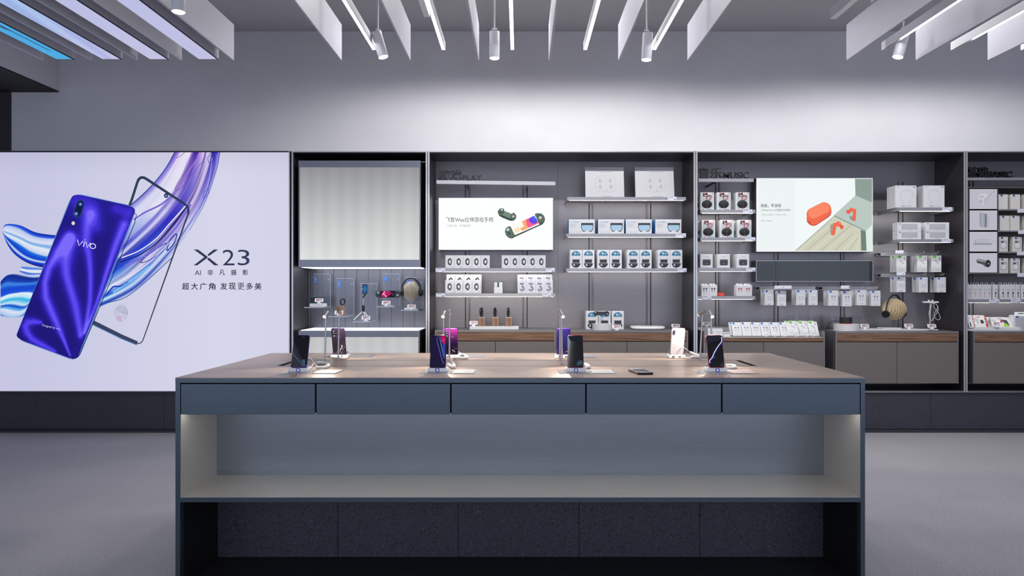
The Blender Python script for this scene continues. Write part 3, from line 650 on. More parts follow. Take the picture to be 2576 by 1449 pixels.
TD = [(0, 190, 206, 238), (.05, 14, 40, 140), (.14, 20, 60, 170), (.2, 60, 130, 225), (.3, 20, 70, 205), (.42, 24, 80, 215), (.47, 226, 240, 248), (.54, 190, 230, 244), (.6, 60, 180, 226), (.7, 190, 222, 240), (.75, 20, 80, 200), (.8, 90, 170, 235), (.85, 216, 226, 242), (.95, 170, 200, 236), (1, 60, 120, 200)]
band([(-2, 775), (40, 740), (110, 734), (190, 742), (225, 745)], [(-2, 975), (40, 985), (100, 985), (130, 975), (140, 960)], TD, 40, 70)
cm.build('poster_ribbon_print', ps, LITP)
# outlined phone
cm = CM(); yb = y - 0.0012
def rquad(TL, TR, BR, BL, rad, n=7):
    P = [TL, TR, BR, BL]; o = []
    for i in range(4):
        p, a, b = Vector(P[i]), Vector(P[i - 1]), Vector(P[(i + 1) % 4]); u, v = (a - p).normalized(), (b - p).normalized(); s, e = p + u * rad, p + v * rad
        for k in range(n + 1): t = k / n; q = s * (1 - t) ** 2 + p * 2 * t * (1 - t) + e * t * t; o.append((q.x, q.y))
    return o
out = rquad((808, 160), (1098, 350), (812, 1150), (478, 985), 42)
pw = [5] * len(out)
N_ = len(out)
ws = [(15 if i < 12 else (6 if i < 18 else 6 if i < 21 else 15)) for i in range(N_)]
cm.stroke([W(Z4(*p)) for p in out[:16]], [k * ZF / F / 2.3 for k in [16] * 8 + [13] * 8], yb, (44, 56, 84))
cm.stroke([W(Z4(*p)) for p in out[15:24]], [k * ZF / F / 2.3 for k in [10] + [6] * 8], yb, (60, 62, 86))
cm.stroke([W(Z4(*p)) for p in [out[23], (790, 1136), (700, 1098), (540, 1018), (480, 988)]], [k * ZF / F / 2.3 for k in (14, 24, 26, 26, 26)], yb - .0001, [(56, 64, 96)] * 5)
cm.stroke([W(Z4(*p)) for p in [(790, 1146), (700, 1110), (540, 1032), (480, 1000)]], 4 * ZF / F / 2.3, yb - .0002, (90, 140, 190))
cm.stroke([W(Z4(*p)) for p in [out[0], (760, 300), (690, 480)]], 15 * ZF / F / 2.3, yb, (40, 66, 80))
cm.poly([W(Z4(*p)) for p in reversed(ell(958, 280, 13, 14))], yb - .0002, (40, 52, 84)); cm.poly([W(Z4(*p)) for p in reversed(ell(958, 281, 6, 6))], yb - .0003, (120, 150, 200))
# fingerprint
for k in range(1, 9):
    r = k * 5.2
    for a0, a1 in (((-150, 60) if k % 2 else (-200, 10)), (80, 150)):
        if k < 3 and a0 == 80: continue
        P = [W(Z4(698 + r * .92 * math.cos(math.radians(a)), 962 + r * 1.12 * math.sin(math.radians(a)))) for a in range(a0, a1 + 1, 10)]
        c = (120, 122, 160) if a0 < 0 else (170, 80, 120); cm.stroke(P, 1.6 * ZF / F / 2.3, yb, c)
cm.build('poster_outline_phone_print', ps, LITP)
# blue phone
cm = CM(); ym = y - 0.0020
TLq, TRq, BRq, BLq = (420, 268), (786, 348), (438, 1236), (84, 1104)
def inq(u, v):
    a = Vector(TLq) * (1 - u) + Vector(TRq) * u; b = Vector(BLq) * (1 - u) + Vector(BRq) * u; q = a * (1 - v) + b * v; return (q.x, q.y)
full = rquad((416, 262), (793, 346), (446, 1244), (82, 1108), 62)
cm.poly([W(Z4(*p)) for p in reversed(full)], ym + .0003, (90, 130, 200))
cm.stroke([W(Z4(*p)) for p in [(770, 372), (786, 392), (776, 440), (480, 1150), (450, 1212), (415, 1228)]], 4 * ZF / F / 2.3, ym - .0004, (24, 30, 70))
FOLDS = [(w_, [(x * .6987, 253 + yy * .6987, k * .6987) for x, yy, k in smooth_path(P_, 9)]) for w_, P_ in (
    (.85, [(575, 1365, 8), (500, 1180, 26), (430, 1020, 40), (372, 880, 40), (372, 720, 34), (440, 560, 44), (570, 380, 50)]), (.8, [(660, 1200, 26), (630, 1000, 42), (580, 820, 42), (545, 700, 46), (540, 560, 60), (580, 420, 60)]),
    (.75, [(692, 1180, 14), (735, 950, 24), (745, 750, 26), (735, 560, 32), (705, 380, 46), (730, 200, 60)]), (.7, [(700, 1170, 8), (800, 920, 16), (870, 700, 22), (950, 450, 34), (1020, 280, 44)]),
    (.75, [(330, 1090, 20), (240, 1085, 40), (205, 1130, 40), (250, 1220, 34), (350, 1280, 30), (450, 1330, 16)]), (.4, [(640, 90, 90), (760, 130, 70), (800, 300, 50)]), (.4, [(960, 150, 50), (1050, 180, 50)]))]
def fold(u, v):
    """satin folds, brightness 0..1"""
    q = inq(u, v); f = 0
    for wt, S_ in FOLDS:
        best = 0
        for a, b in zip(S_, S_[1:]):
            ex, ey = b[0] - a[0], b[1] - a[1]; t = max(0, min(1, ((q[0] - a[0]) * ex + (q[1] - a[1]) * ey) / (ex * ex + ey * ey + 1e-9)))
            d = math.hypot(q[0] - a[0] - t * ex, q[1] - a[1] - t * ey) / (a[2] + (b[2] - a[2]) * t)
            if d < 2.2: best = max(best, math.exp(-d * d))
        f += wt * best
    return min(1, f + .12 * math.exp(-((u - .95) / .08) ** 2))
def fold_old(u, v):
    f = 0
    def g(x, w): return math.exp(-(x / w) ** 2)
    f += 0.55 * g(u - (0.42 + 0.02 * v), .075) * (1 - g(v - 0.0, .05)) * (1 if v < .92 else max(0, (1 - v) * 12))
    f += 0.35 * g(u - 0.18 + .1 * v, .1) * g(v - .32, .16)
    f += 0.75 * g(u - (0.10 + 1.05 * max(0, v - .45) ** 1.5 + .25 * max(0, .5 - v)), .05 + .02 * v) * g(v - .68, .3)
    f += 0.65 * g(u - (0.48 + 0.42 * max(0, v - .4) ** 1.2), .045) * g(v - .68, .26)
    f += 0.6 * g(u - (0.74 - 0.05 * v), .05) * g(v - .72, .3)
    f += 0.55 * g(u - 0.9, .06) * g(v - .55, .45)
    f += 0.3 * g(u - 0.62, .09) * g(v - .12, .25) + 0.5 * g(u - 0.97, .04)
    f += 0.6 * g((u - .17) * 1.1 - (v - .90) * 1.2, .09) * g(v - .9, .07) + .4 * g(u - .45 - (v - .96) * 2, .05) * g(v - .96, .06)
    return min(1, f)
SAT = [(0, 26, 18, 118), (.25, 36, 26, 152), (.5, 56, 40, 196), (.75, 84, 64, 232), (1, 122, 104, 250)]
def bl(u, v):
    v_ = 1 - v; r = 0.058; ins = 0.0; rv = r * 0.44
    if v_ < rv: k = 1 - v_ / rv; ins = r * (1 - math.sqrt(max(0, 1 - k * k)))
    elif v_ > 1 - rv: k = 1 - (1 - v_) / rv; ins = r * (1 - math.sqrt(max(0, 1 - k * k)))
    uu = ins * 2 + (1 - ins * 4) * u; p = W(Z4(*inq(uu, v_))); return (p[0], p[1], ramp(SAT, fold(uu, v_) + .12 * (1 - v_)))
cm.grid(bl, 90, 200, ym)
for poly, c, d in ((rquad((446, 298), (492, 312), (462, 412), (412, 400), 26), (34, 66, 130), .0003), (rquad((450, 304), (486, 314), (458, 406), (418, 396), 22), (14, 26, 66), .0004), (ell(462, 330, 12, 12), (50, 80, 160), .0005), (ell(437, 385, 13, 13), (50, 80, 160), .0005), (ell(462, 330, 5, 5), (160, 180, 240), .0006), (ell(437, 385, 5, 5), (180, 190, 240), .0006), (ell(420, 440, 10, 11), (220, 220, 190), .0003)):
    P = [W(Z4(*p)) for p in poly]; A = sum(P[i][0] * P[(i + 1) % len(P)][1] - P[(i + 1) % len(P)][0] * P[i][1] for i in range(len(P)))
    cm.poly(P if A > 0 else P[::-1], ym - d, c)
cm.build('poster_blue_phone_print', ps, LITP)
tb = MB(); LW = EM((236, 240, 255)); LD = EM((52, 54, 88)); LX = EM((28, 28, 56))
def ptext(s, x0, x1, y0, y1, m, bold=0, rot=0, dy=.0026, shear=0): tb.text(s, PW(x0), PW(x1), PH_(y1), PH_(y0), y - dy, m, bold=bold, rot=rot, shear=shear)
u_ = ZF / F
# wordmark on the phone: strokes, tilted
def wm(pts, w=3.0): tb.line([W(Z4(497 + a * .98 - b * .2, 562 + a * .23 + b * .97)) for a, b in pts], w * u_ / 1.0, y - .0026, LW)
wm([(-56, -14), (-40, 18), (-24, -14)], 1.9); wm([(-14, -12), (-14, 18)], 1.9); wm([(-14, -26), (-14, -20)], 1.9); wm([(-6, -14), (8, 18), (22, -14)], 1.9)
wm([(38 + 16 * math.cos(a * math.pi / 12), 2 + 14 * math.sin(a * math.pi / 12)) for a in range(25)], 1.9)
tb.text('Designed by vivo', PW(104), PW(150), PH_(827), PH_(820), y - .0026, EM((190, 190, 240)), rot=-13)
tb.build('poster_wordmark', ps); tb = MB()
# X23
for a, b in (((486, 628), (549, 667)),): pass
def poly(pts, m): tb.flat([W(p) for p in pts], y - .0026, m)
poly([(486, 667.5), (495, 667.5), (521.5, 648), (517.0, 643.5)][::1], LD); poly([(486, 627.5), (517.5, 650), (521.5, 645.8), (497, 627.5)][::1], LD)
poly([(520.5, 640.5), (524.5, 644), (548, 627.5), (537, 627.5)][::1], LD); poly([(519.5, 651.5), (538, 667.5), (549, 667.5), (524, 647.8)][::1], LD)
ptext('2', 559, 589, 628, 667.5, LD, bold=-.004); ptext('3', 597, 627, 628, 667.5, LD, bold=-.004)
tb.build('poster_model_number', ps); tb = MB()
ptext('AI', 489, 504, 680, 692, LX); 
for c, a in zip('非凡摄影', (521, 550.5, 580, 609.5)): ptext(c, a, a + 14, 678.5, 692.5, LX, bold=.012)
tb.build('poster_small_line', ps); tb = MB()
for c, a in zip('超大广角', (457, 479.5, 501.5, 523.5)): ptext(c, a, a + 17.5, 711.5, 729, LX, bold=.012)
for c, a in zip('发现更多美', (553, 574.5, 596.5, 618, 639.5)): ptext(c, a, a + 17.5, 711.5, 729, LX, bold=(.0 if c == '更' else .012))
tb.build('poster_slogan', ps)

# ================================================================ narrow cabinet (bay 1)
FROST = bpy.data.materials.new('frosted_lit_acrylic'); FROST.use_nodes = True
def frost(m, c, top, bot, tubes):
    nt = m.node_tree; b = nt.nodes['Principled BSDF']; tc = nt.nodes.new('ShaderNodeTexCoord'); sp = nt.nodes.new('ShaderNodeSeparateXYZ'); nt.links.new(tc.outputs['Generated'], sp.inputs[0])
    r = nt.nodes.new('ShaderNodeValToRGB'); e = r.color_ramp.elements; e[0].position = 0; e[0].color = (bot, bot * 1.03, bot * 1.02, 1); e[1].position = 1; e[1].color = (top, top, top * 1.02, 1); k = e.new(0.3); q = bot * .72 + top * .28; k.color = (q, q * 1.02, q * 1.02, 1)
    nt.links.new(sp.outputs['Z'], r.inputs[0])
    wv = nt.nodes.new('ShaderNodeMath'); wv.operation = 'MULTIPLY'; wv.inputs[1].default_value = tubes * 2 * math.pi; nt.links.new(sp.outputs['X'], wv.inputs[0])
    sn = nt.nodes.new('ShaderNodeMath'); sn.operation = 'SINE'; nt.links.new(wv.outputs[0], sn.inputs[0])
    ma = nt.nodes.new('ShaderNodeMath'); ma.operation = 'MULTIPLY_ADD'; ma.inputs[1].default_value = .035; ma.inputs[2].default_value = .93; nt.links.new(sn.outputs[0], ma.inputs[0])
    nt.links.new(r.outputs[0], b.inputs['Emission Color']); nt.links.new(ma.outputs[0], b.inputs['Emission Strength']); b.inputs['Base Color'].default_value = (.03, .03, .03, 1); b.inputs['Roughness'].default_value = .5
frost(FROST, None, .27, .74, 8)
FROST2 = bpy.data.materials.new('frosted_lit_panel'); FROST2.use_nodes = True; frost(FROST2, None, .55, .60, 8)
b1 = bay1
x0, x1 = PW(733.5) + .017, PW(1075) - .017
MB().box(x0, x1, ZB + .016, ZB + .03, zbot + .017, ztop - .017, BLACK).build('backing', b1)
vp = [771, 781.5] + [810.3 + 29.1 * k for k in range(9)] + [1071]
zt_, zb_ = H(668, ZB), H(832, ZB)
for a, b in zip(vp, vp[1:]): MB().box(max(x0, X(a, ZB)) + .0015, min(x1, X(b, ZB)) - .0015, ZB, ZB + .015, zb_, zt_, M('niche_slat_steel', (120, 118, 124), 0.34, 0.7)).build('back_slat', b1)
for q in vp[4:-1]:
    if q < 880: continue
    xx = X(q, ZB); bb = MB(); z = zb_ + .01
    while z < zt_ - .02: bb.box(xx - .0014, xx + .0014, ZB + .001, ZB + .004, z, z + .016, SLOT); z += .026
    bb.build('slot_row', b1)
up = thing('light_panel_box', 'large frosted white light panel in a steel frame above the numbered stands', 'light box', (PW(904), ZF + .02, H(672, 6.59)))
Zu = 6.575; ux0, ux1 = X(751, Zu), X(1058, Zu)
STEEL = M('bright_brushed_steel', (134, 137, 147), .32, .85, noise=(5, .05, (30, 30, .6)))
MB().box(ux0, ux1, Zu + .012, ZB - .002, H(671, Zu), H(405, Zu), METALD).build('case', up)
MB().box(ux0, ux1, Zu, Zu + .0118, H(420.5, Zu), H(404, Zu), STEEL).build('top_band', up)
MB().box(ux0, ux1, Zu, Zu + .0118, H(672, Zu), H(653.5, Zu), STEEL).build('bottom_band', up)
MB().box(ux0, ux0 + .012, Zu, Zu + .0118, H(653.4, Zu), H(420.6, Zu), STEEL).build('side_band', up)
MB().box(ux1 - .012, ux1, Zu, Zu + .0118, H(653.4, Zu), H(420.6, Zu), STEEL).build('side_band', up)
MB().box(ux0 + .0122, ux1 - .0122, Zu + .003, Zu + .0116, H(653.3, Zu), H(420.7, Zu), FROST).build('frosted_panel', up)
MB().box(ux0 + .02, ux1 - .02, Zu + .03, Zu + .40, H(672, Zu) - .004, H(671, Zu) - .0006, M('niche_glow', (255, 255, 255), .5, emit=(240, 248, 255), es=2.6)).build('lit_underside', up)
lo = thing('lit_counter', 'steel edged counter with white glowing top and front under the numbered stands', 'counter', (PW(903), ZF + .02, zbot + .02))
zc0, zc1 = H(848, Zu), H(831, Zu); lx0, lx1 = X(751, Zu), X(1056, Zu)
MB().box(lx0, lx1, Zu, ZB - .002, zc0, zc1 - .004, STEEL).build('top_band', lo)
MB().box(lx0 + .012, lx1 - .012, Zu + .02, ZB - .003, zc1 - .0038, zc1 + .001, M('counter_glow', (235, 240, 245), .4, emit=(226, 236, 246), es=1.0)).build('lit_top', lo)
MB().box(lx0 + .014, lx1 - .014, Zu + .01, Zu + .03, zbot + .05, zc0 - .002, FROST2).build('frosted_front', lo)
MB().box(lx0, lx1, Zu + .0305, ZB - .002, zbot + .05, zc0 - .001, METALD).build('case', lo)
for a, b in ((lx0, lx0 + .0135), (lx1 - .0135, lx1)): MB().box(a, b, Zu + .001, Zu + .03, zbot + .05, zc0 - .001, STEEL).build('side_band', lo)
BLUEL = M('blue_numeral', (60, 120, 255), .4, emit=(50, 110, 250), es=.35)
stands = {}
ACR = M('grey_clear_acrylic', (150, 156, 176), .08, alpha=.14, spec=.6); ACRE = M('acrylic_edge', (170, 176, 190), .15, alpha=.85, spec=.8)
for i, (a, b, yt, c, d, ys, nx, ny) in enumerate([(788.8, 830.8, 690, 763, 811, 772.3, 789.5, 695.5), (846.6, 889.7, 701, 820, 869, 795, 849.5, 706.5), (905, 948, 713.8, 886, 936, 808, 909, 718.5), (963, 1006, 690, 948.6, 1001, 770.3, 965.3, 694.5), (1021, 1064, 698, 1008, 1058, 779.5, 1023.5, 703)]):
    Zp, Zf = 6.99, 6.68; q0, q1 = X(a, Zp), X(b, Zp); zz = H(ys, Zf)
    t = thing('acrylic_stand', 'clear acrylic wall stand with blue numeral, holding %s' % ['the small dark speaker', 'the walnut cube', 'the tripod stick', 'the magenta phone controller', 'the bamboo bust'][i], 'display stand', ((q0 + q1) / 2, Zf, zz), 'numbered acrylic wall stands')
    bk = MB().box(q0, q1, Zp, Zp + .006, zz - .012, H(yt, Zp), ACR).box(q0, q1, Zp - .0008, Zp + .0068, H(yt, Zp), H(yt, Zp) + .004, ACRE).box(q1, q1 + .004, Zp - .0008, Zp + .0068, zz - .012, H(yt, Zp), ACRE); bk.build('back_plate', t)
    MB().box(q0, q1, Zf, Zp - .001, zz - .010, zz, ACR).box(q0, q1, Zf - .003, Zf - .0002, zz - .010, zz, ACRE).box(q1 + .0002, q1 + .003, Zf, Zp - .001, zz - .010, zz, ACRE).build('tray', t)
    for xx in (q0 + .02, q1 - .02): MB().cyl((xx, Zp + .0072, H(yt, Zp) - .05), (xx, ZB - .001, H(yt, Zp) - .05), .006, EDGE, n=10).build('spacer', t)
    nb = MB()
    if i == 0:
        ax_, az_ = X(789.8, Zp), H(710, Zp); q_ = Zp / F; nb.box(ax_ + 3 * q_, ax_ + 4.6 * q_, Zp - .006, Zp - .003, az_, az_ + 14.5 * q_, BLUEL).box(ax_, ax_ + 8 * q_, Zp - .0061, Zp - .0031, az_, az_ + 1.5 * q_, BLUEL).box(ax_ + .4 * q_, ax_ + 3 * q_, Zp - .0061, Zp - .0031, az_ + 12.2 * q_, az_ + 13.6 * q_, BLUEL).build('number', t)
    else: nb.text(str(i + 1), X(nx, Zp), X(nx + (7.5 if i == 0 else 9.5), Zp), H(ny + 14.5, Zp), H(ny, Zp), Zp - .004, BLUEL, depth=.002, bold=.004).build('number', t)
    stands[i] = ((q0 + q1) / 2, Zf, zz)
# ================================================================ goods
ZP = 6.655     # fronts of goods standing on the shelves
E = -0.0006    # print sits this far in front of the card
def pbox(name, w, h, d, art, side=BOXS, cat='box', extra=None, front=BOXW, round_=0.0015):
    t = thing(name, 'box', cat)
    b = MB().cbox(-w / 2, w / 2, 0, d, 0, h, front, round_)
    b.build('carton', t)
    a = MB(); art(a, w, h)
    if a.f: a.build('printed_front', t)
    if extra: extra(t, w, h, d)
    return Proto(t)
def pxw(l, r, Z=ZP): return abs(r - l) * Z / F
def row(proto, spans, z, Z, base, grp, extra_word=''):
    n = len(spans)
    for i, (l, r) in enumerate(spans): proto.put((X((l + r) / 2, Z), Z, z + .0006), base % nth(i, n), grp)
def back_rows(proto, spans, z, Zs, base, grp):
    for k, Z in enumerate(Zs):
        for i, (l, r) in enumerate(spans): proto.put((X((l + r) / 2, ZP), Z, z + .0006), base % (nth(i, len(spans)), ['front', 'second', 'third', 'fourth'][k + 1]), grp)
# --- wristband boxes
BAND = PR((44, 46, 56)); BANDH = PR((110, 112, 122))
def art_band(m, w, h, sx=1.0):
    cx, cz = w * .0, h * .5
    m.ringflat(cx + w * .02, cz, w * .125, w * .235, E, BAND, 26, rz=1.75)
    m.ringflat(cx + w * .04, cz, w * .150, w * .175, E - .0002, BANDH, 20, rz=1.9, a0=-80, a1=80)
    m.rect(cx - w * .23, cx - w * .13, cz - h * .16, cz + h * .17, E - .0002, BAND)
    m.rect(-w * .40, -w * .12, h * .915, h * .93, E, INKL); m.rect(w * .12, w * .36, h * .07, h * .095, E, INKL); m.rect(w * .2, w * .36, h * .11, h * .125, E, INKL); m.rect(-w * .40, -w * .33, h * .06, h * .09, E, INKL)
wb_ = pxw(0, 22.0)
band_box = pbox('wristband_box', wb_, pxw(0, 32.3), .05, art_band)
sp1 = [(1120.3, 1142.5), (1142.7, 1164.7), (1164.9, 1187), (1187.2, 1209.4), (1209.6, 1231.9)]
sp2 = [(1262, 1284), (1284.2, 1306.2), (1306.4, 1328.4), (1328.6, 1350.6), (1350.8, 1372.4)]
row(band_box, sp1, S['p1'], ZP, 'white wristband box in the left five under the game poster, %s', 'wristband boxes left five')
row(band_box, sp2, S['p1'], ZP, 'white wristband box in the right five under the game poster, %s', 'wristband boxes right five')
def art_band2(m, w, h):
    art_band(m, w, h); m.flat([(-w * .38, h * .06), (-w * .30, h * .12), (-w * .28, h * .09), (-w * .36, h * .03)], E - .0002, PR((40, 120, 110)))
bb2 = pbox('wristband_box', wb_, pxw(0, 33), .045, art_band2)
sp3 = [(1120, 1142), (1142.4, 1164.5), (1165, 1187), (1187.4, 1209.4)]
row(bb2, sp3, S['p2'], ZP, 'grey fronted wristband box on the lowest left game shelf, front row, %s', 'wristband boxes lower front row')
riser = lambda l, r, h, lab: tag(MB().box(X(l, 6.72), X(r, 6.72), 6.72, 6.80, S['p2'] + .0006, S['p2'] + h, BOXW).build('display_riser'), lab, 'riser')
riser(1120, 1211, .054, 'low white riser block behind the four wristband boxes'); riser(1302, 1390, .054, 'low white riser block behind the boxes with a large 3')
for i, (l, r) in enumerate(sp3): bb2.put((X((l + r) / 2 + 1, 6.66), 6.73, S['p2'] + .0548), 'wristband box raised in the back row of the lowest shelf, %s' % nth(i, 4), 'wristband boxes lower back row')
P3 = PR((46, 46, 88)); P3b = PR((120, 122, 170))
def art_three(m, w, h):
    t = w * .045
    for k, c in ((0, P3), (1, P3b), (2, P3)):
        o = k * w * .075
        m.line([(-w * .24, h * .76 - o * .7), (w * (.27 - .04 * k), h * .76 - o * .7), (w * (.02 - .02 * k), h * .53)], t, E - k * .0001, c)
        m.line([(w * .02, h * .535 - o * .2)] + [(w * .02 + (w * .27 - o) * math.cos(math.radians(a)), h * .355 + (w * .27 - o) * math.sin(math.radians(a))) for a in range(90, -171, -15)], t, E - k * .0001, c)
    m.rect(-w * .15, w * .2, h * .91, h * .93, E, INKL); m.rect(-w * .25, w * .25, h * .06, h * .075, E, INKL)
b3 = pbox('number_three_box', wb_, pxw(0, 33), .045, art_three, front=M('grey_white_card', (214, 214, 222), .4))
sp4 = [(1302, 1324), (1324.4, 1346.3), (1346.6, 1368.5), (1368.8, 1390.6)]
row(b3, sp4, S['p2'], ZP, 'box printed with a large blue 3, front row, %s', 'number three boxes front row')
for i, (l, r) in enumerate(sp4): b3.put((X((l + r) / 2 - .5, 6.66), 6.73, S['p2'] + .0548), 'box with a large 3 raised in the back row, %s' % nth(i, 4), 'number three boxes back row')
t = thing('watch_display', 'small white block stand with a tiny smartband between the wristband and number boxes', 'display stand', (X(1253, ZP), ZP, S['p2']))
MB().cbox(X(1242.5, ZP), X(1264, ZP), ZP, ZP + .05, S['p2'] + .0006, S['p2'] + pxw(0, 15), WHITE).build('front_block', t)
MB().cbox(X(1243.5, 6.71), X(1263.5, 6.71), 6.71, 6.74, S['p2'] + .0006, S['p2'] + pxw(0, 27.5), WHITE).build('back_block', t)
zz = S['p2'] + pxw(0, 15); xc = X(1253, ZP)
MB().box(xc - .007, xc + .007, ZP + .015, ZP + .025, zz + .002, zz + .045, BPLAST).build('smartband', t)
MB().cyl((xc, ZP + .02, zz + .0003), (xc, ZP + .02, zz + .003), .02, PR((120, 200, 200)), n=20).build('base_disc', t)
# --- body scale boxes, leaning back
def art_scale(m, w, h):
    m.outline(rr(-w * .235, w * .275, h * .18, h * .72, w * .16, 6), .0015, E, PR((158, 158, 164)))
    for x, z, q in ((-.12, .55, 1), (.145, .55, 1), (-.11, .35, -1), (.16, .35, -1)):
        m.flat([(w * x + p[0], h * z + p[1]) for p in ell(0, 0, w * .04, h * .075, 16)], E, PR((176, 176, 182)))
    m.text('1.6项身体数据监测', -w * .13, w * .22, h * .825, h * .86, E, INKL); m.rect(-w * .44, -w * .40, h * .955, h * .965, E, INK); m.rect(-w * .38, -w * .24, h * .952, h * .966, E, INKL)
    m.rect(-w * .07, w * .2, h * .02, h * .035, E, INKL); m.rect(w * .03, w * .07, h * .215, h * .225, E, INK)
ws = pxw(1473.6, 1571.5, 6.68); sb = pbox('scale_box', ws, pxw(0, 79, 6.72), .035, art_scale, round_=.001, front=M('scale_card', (196, 196, 199), .4))
for i, c in enumerate((1522.5, 1649)): sb.put((X(c, 6.68), 6.70, S['q1'] + .0062), 'large square white scale box leaning on the topmost shelf, %s' % ('left one' if i == 0 else 'right one'), 'leaning scale boxes', rx=-.16)
# --- goggle boxes with blue sides
GB = PR((38, 120, 190)); GLB = PR((168, 204, 226)); GDK = PR((70, 70, 76))
def art_gog(m, w, h):
    cx, cz, s = w * .21, h * .40, w * .235
    out = [(-1, .62), (-.8, .7), (.8, .7), (1, .62), (1.02, .1), (.85, -.42), (.55, -.66), (.3, -.5), (.12, -.25), (0, -.18), (-.12, -.25), (-.3, -.5), (-.55, -.66), (-.85, -.42), (-1.02, .1)]
    m.flat([(cx + a * s, cz + b * s) for a, b in reversed(out)], E, GDK); m.flat([(cx + a * s * .9, cz - s * .03 + b * s * .74) for a, b in reversed(out)], E - .0002, GLB)
    m.rect(cx - s, cx + s, cz + s * .6, cz + s * .82, E - .0003, PR((40, 40, 48)))
    m.text('breo 倍轻松', -w * .44, -w * .10, h * .77, h * .87, E, PR((90, 160, 210))); m.text('iSee 16', -w * .44, -w * .24, h * .62, h * .70, E, INKL)
    m.rect(-w * .44, -w * .20, h * .54, h * .555, E, INKL); m.rect(-w * .44, -w * .26, h * .46, h * .475, E, INKL)
    for k in range(4): m.flat(ell(-w * .42 + k * w * .12, h * .11, w * .02, w * .02, 10), E, INKL)
def gside(t, w, h, d): MB().box(-w / 2 - .0012, -w / 2 - .0002, .003, d - .003, .003, h - .003, GB).build('blue_side', t)
gog = pbox('goggle_box', pxw(0, 65.3), pxw(0, 36.2), .16, art_gog, extra=gside)
row(gog, [(1430.9, 1496.4), (1504.6, 1570), (1574.6, 1639.6), (1648.6, 1714)], S['q2'], ZP, 'white massage goggle box with a blue side, %s', 'goggle boxes')
# --- controller boxes with teal dome
TEAL = PR((20, 120, 160)); CBK = PR((40, 42, 50)); WPR = PR((238, 238, 240))
def art_ctrl(m, w, h):
    r = w * .37; cx = 0
    m.flat([(cx + r * math.cos(math.radians(a)), h * .70 + r * .98 * math.sin(math.radians(a))) for a in range(0, 181, 12)], E, TEAL)
    m.flat(ell(cx - w * .06, h * .81, w * .095, w * .095, 14), E - .0002, WPR); m.flat(ell(cx - w * .06, h * .81, w * .045, w * .045, 12), E - .0004, CBK)
    m.flat(ell(cx + w * .16, h * .80, w * .06, w * .06, 12), E - .0002, WPR); m.flat(ell(cx + w * .16, h * .80, w * .03, w * .03, 10), E - .0004, CBK)
    m.outline([(cx - w * .31, h * .38), (cx + w * .31, h * .38), (cx + w * .31, h * .68), (cx - w * .31, h * .68)], .0012, E, GDK)
    m.rect(cx - w * .29, cx + w * .29, h * .30, h * .49, E - .0001, PR((54, 56, 66)))
    m.flat([(cx + r * math.cos(math.radians(a)), h * .28 + r * .98 * math.sin(math.radians(a))) for a in range(180, 361, 12)], E - .0002, CBK)
    m.flat(ell(cx - w * .15, h * .19, w * .075, w * .075, 12), E - .0004, WPR); m.flat(ell(cx - w * .15, h * .19, w * .03, w * .03, 10), E - .0006, CBK)
    m.line([(cx + w * .02, h * .24), (cx + w * .14, h * .20), (cx + w * .24, h * .25)], .0015, E - .0004, INKL)
ctrl = pbox('controller_box', pxw(0, 30.6), pxw(0, 46.8), .075, art_ctrl)
fr = [(1433.8, 1464), (1464.9, 1495.5), (1502.5, 1533), (1533.8, 1564.4), (1577.8, 1608.2), (1608.8, 1639.3), (1655, 1685.3), (1686, 1716.4)]
for i, (l, r) in enumerate(fr):
    ctrl.put((X((l + r) / 2, ZP), ZP, S['q3'] + .0006), 'teal topped game controller box in the front row, %s' % nth(i, 8), 'controller boxes front row')
for k in range(1, 4):
    for i, (l, r) in enumerate(fr):
        if k > (1 if i < 2 else 2 if i < 4 else 3): continue
        ctrl.put((X((l + r) / 2, ZP), ZP + .078 * k, S['q3'] + .0006), 'teal topped controller box hidden %s in line behind %s front box' % (ORD[k], ORD[i]), 'controller boxes behind the front row')
# --- round speaker window boxes
RED = PR((206, 70, 66)); RWIN = PR((196, 200, 204)); SPK = M('speaker_mesh_black', (30, 31, 36), .6)
def art_clip(m, w, h):
    m.rect(-w * .40, w * .42, h * .14, h * .90, E, RWIN)
    m.flat([(-w * .46, h * .16), (-w * .1, h * .12), (w * .46, h * .22), (w * .46, h * .04), (-w * .46, h * .04)][::-1], E - .0002, PR((176, 216, 222)))
    m.rect(-w * .46, w * .46, h * .02, h * .10, E - .0003, BOXW); m.rect(w * .0, w * .40, h * .035, h * .055, E - .0004, INK); m.flat(ell(-w * .28, h * .055, w * .045, w * .045, 10), E - .0004, PR((230, 120, 100)))
    m.rect(-w * .30, w * .02, h * .76, h * .97, E - .0003, PR((30, 28, 30))); m.rect(-w * .24, -w * .10, h * .89, h * .95, E - .0005, PR((230, 40, 30))); m.rect(-w * .22, -w * .02, h * .80, h * .84, E - .0005, WPR)
    m.rect(w * .34, w * .46, h * .93, h * .96, E - .0003, RED); m.text('JBL', -w * .23, -w * .11, h * .90, h * .94, E - .0007, WPR)
def clipsp(t, w, h, d):
    m = MB(); m.loft([[(-w * .02 + r * math.cos(q * math.pi / 10), yy, h * .33 + r * .8 * math.sin(q * math.pi / 10)) for q in range(20)][::-1] for r, yy in ((w * .37, -.0008), (w * .37, -.004), (w * .31, -.008), (w * .05, -.0085))][::1], SPK, caps=False)
    m.build('round_speaker', t)
    m = MB(); m.tube([(-w * .02, -.004, h * .58), (-w * .04, -.006, h * .72), (w * .06, -.007, h * .83), (w * .30, -.006, h * .80), (w * .22, -.005, h * .64), (w * .08, -.004, h * .56)], .0035, M('coral_strap', (204, 84, 80), .5), n=6).build('strap', t)
    MB().box(-w * .02 - .006, -w * .02 + .006, -.0095, -.0088, h * .14, h * .18, PR((220, 40, 34))).build('badge', t)
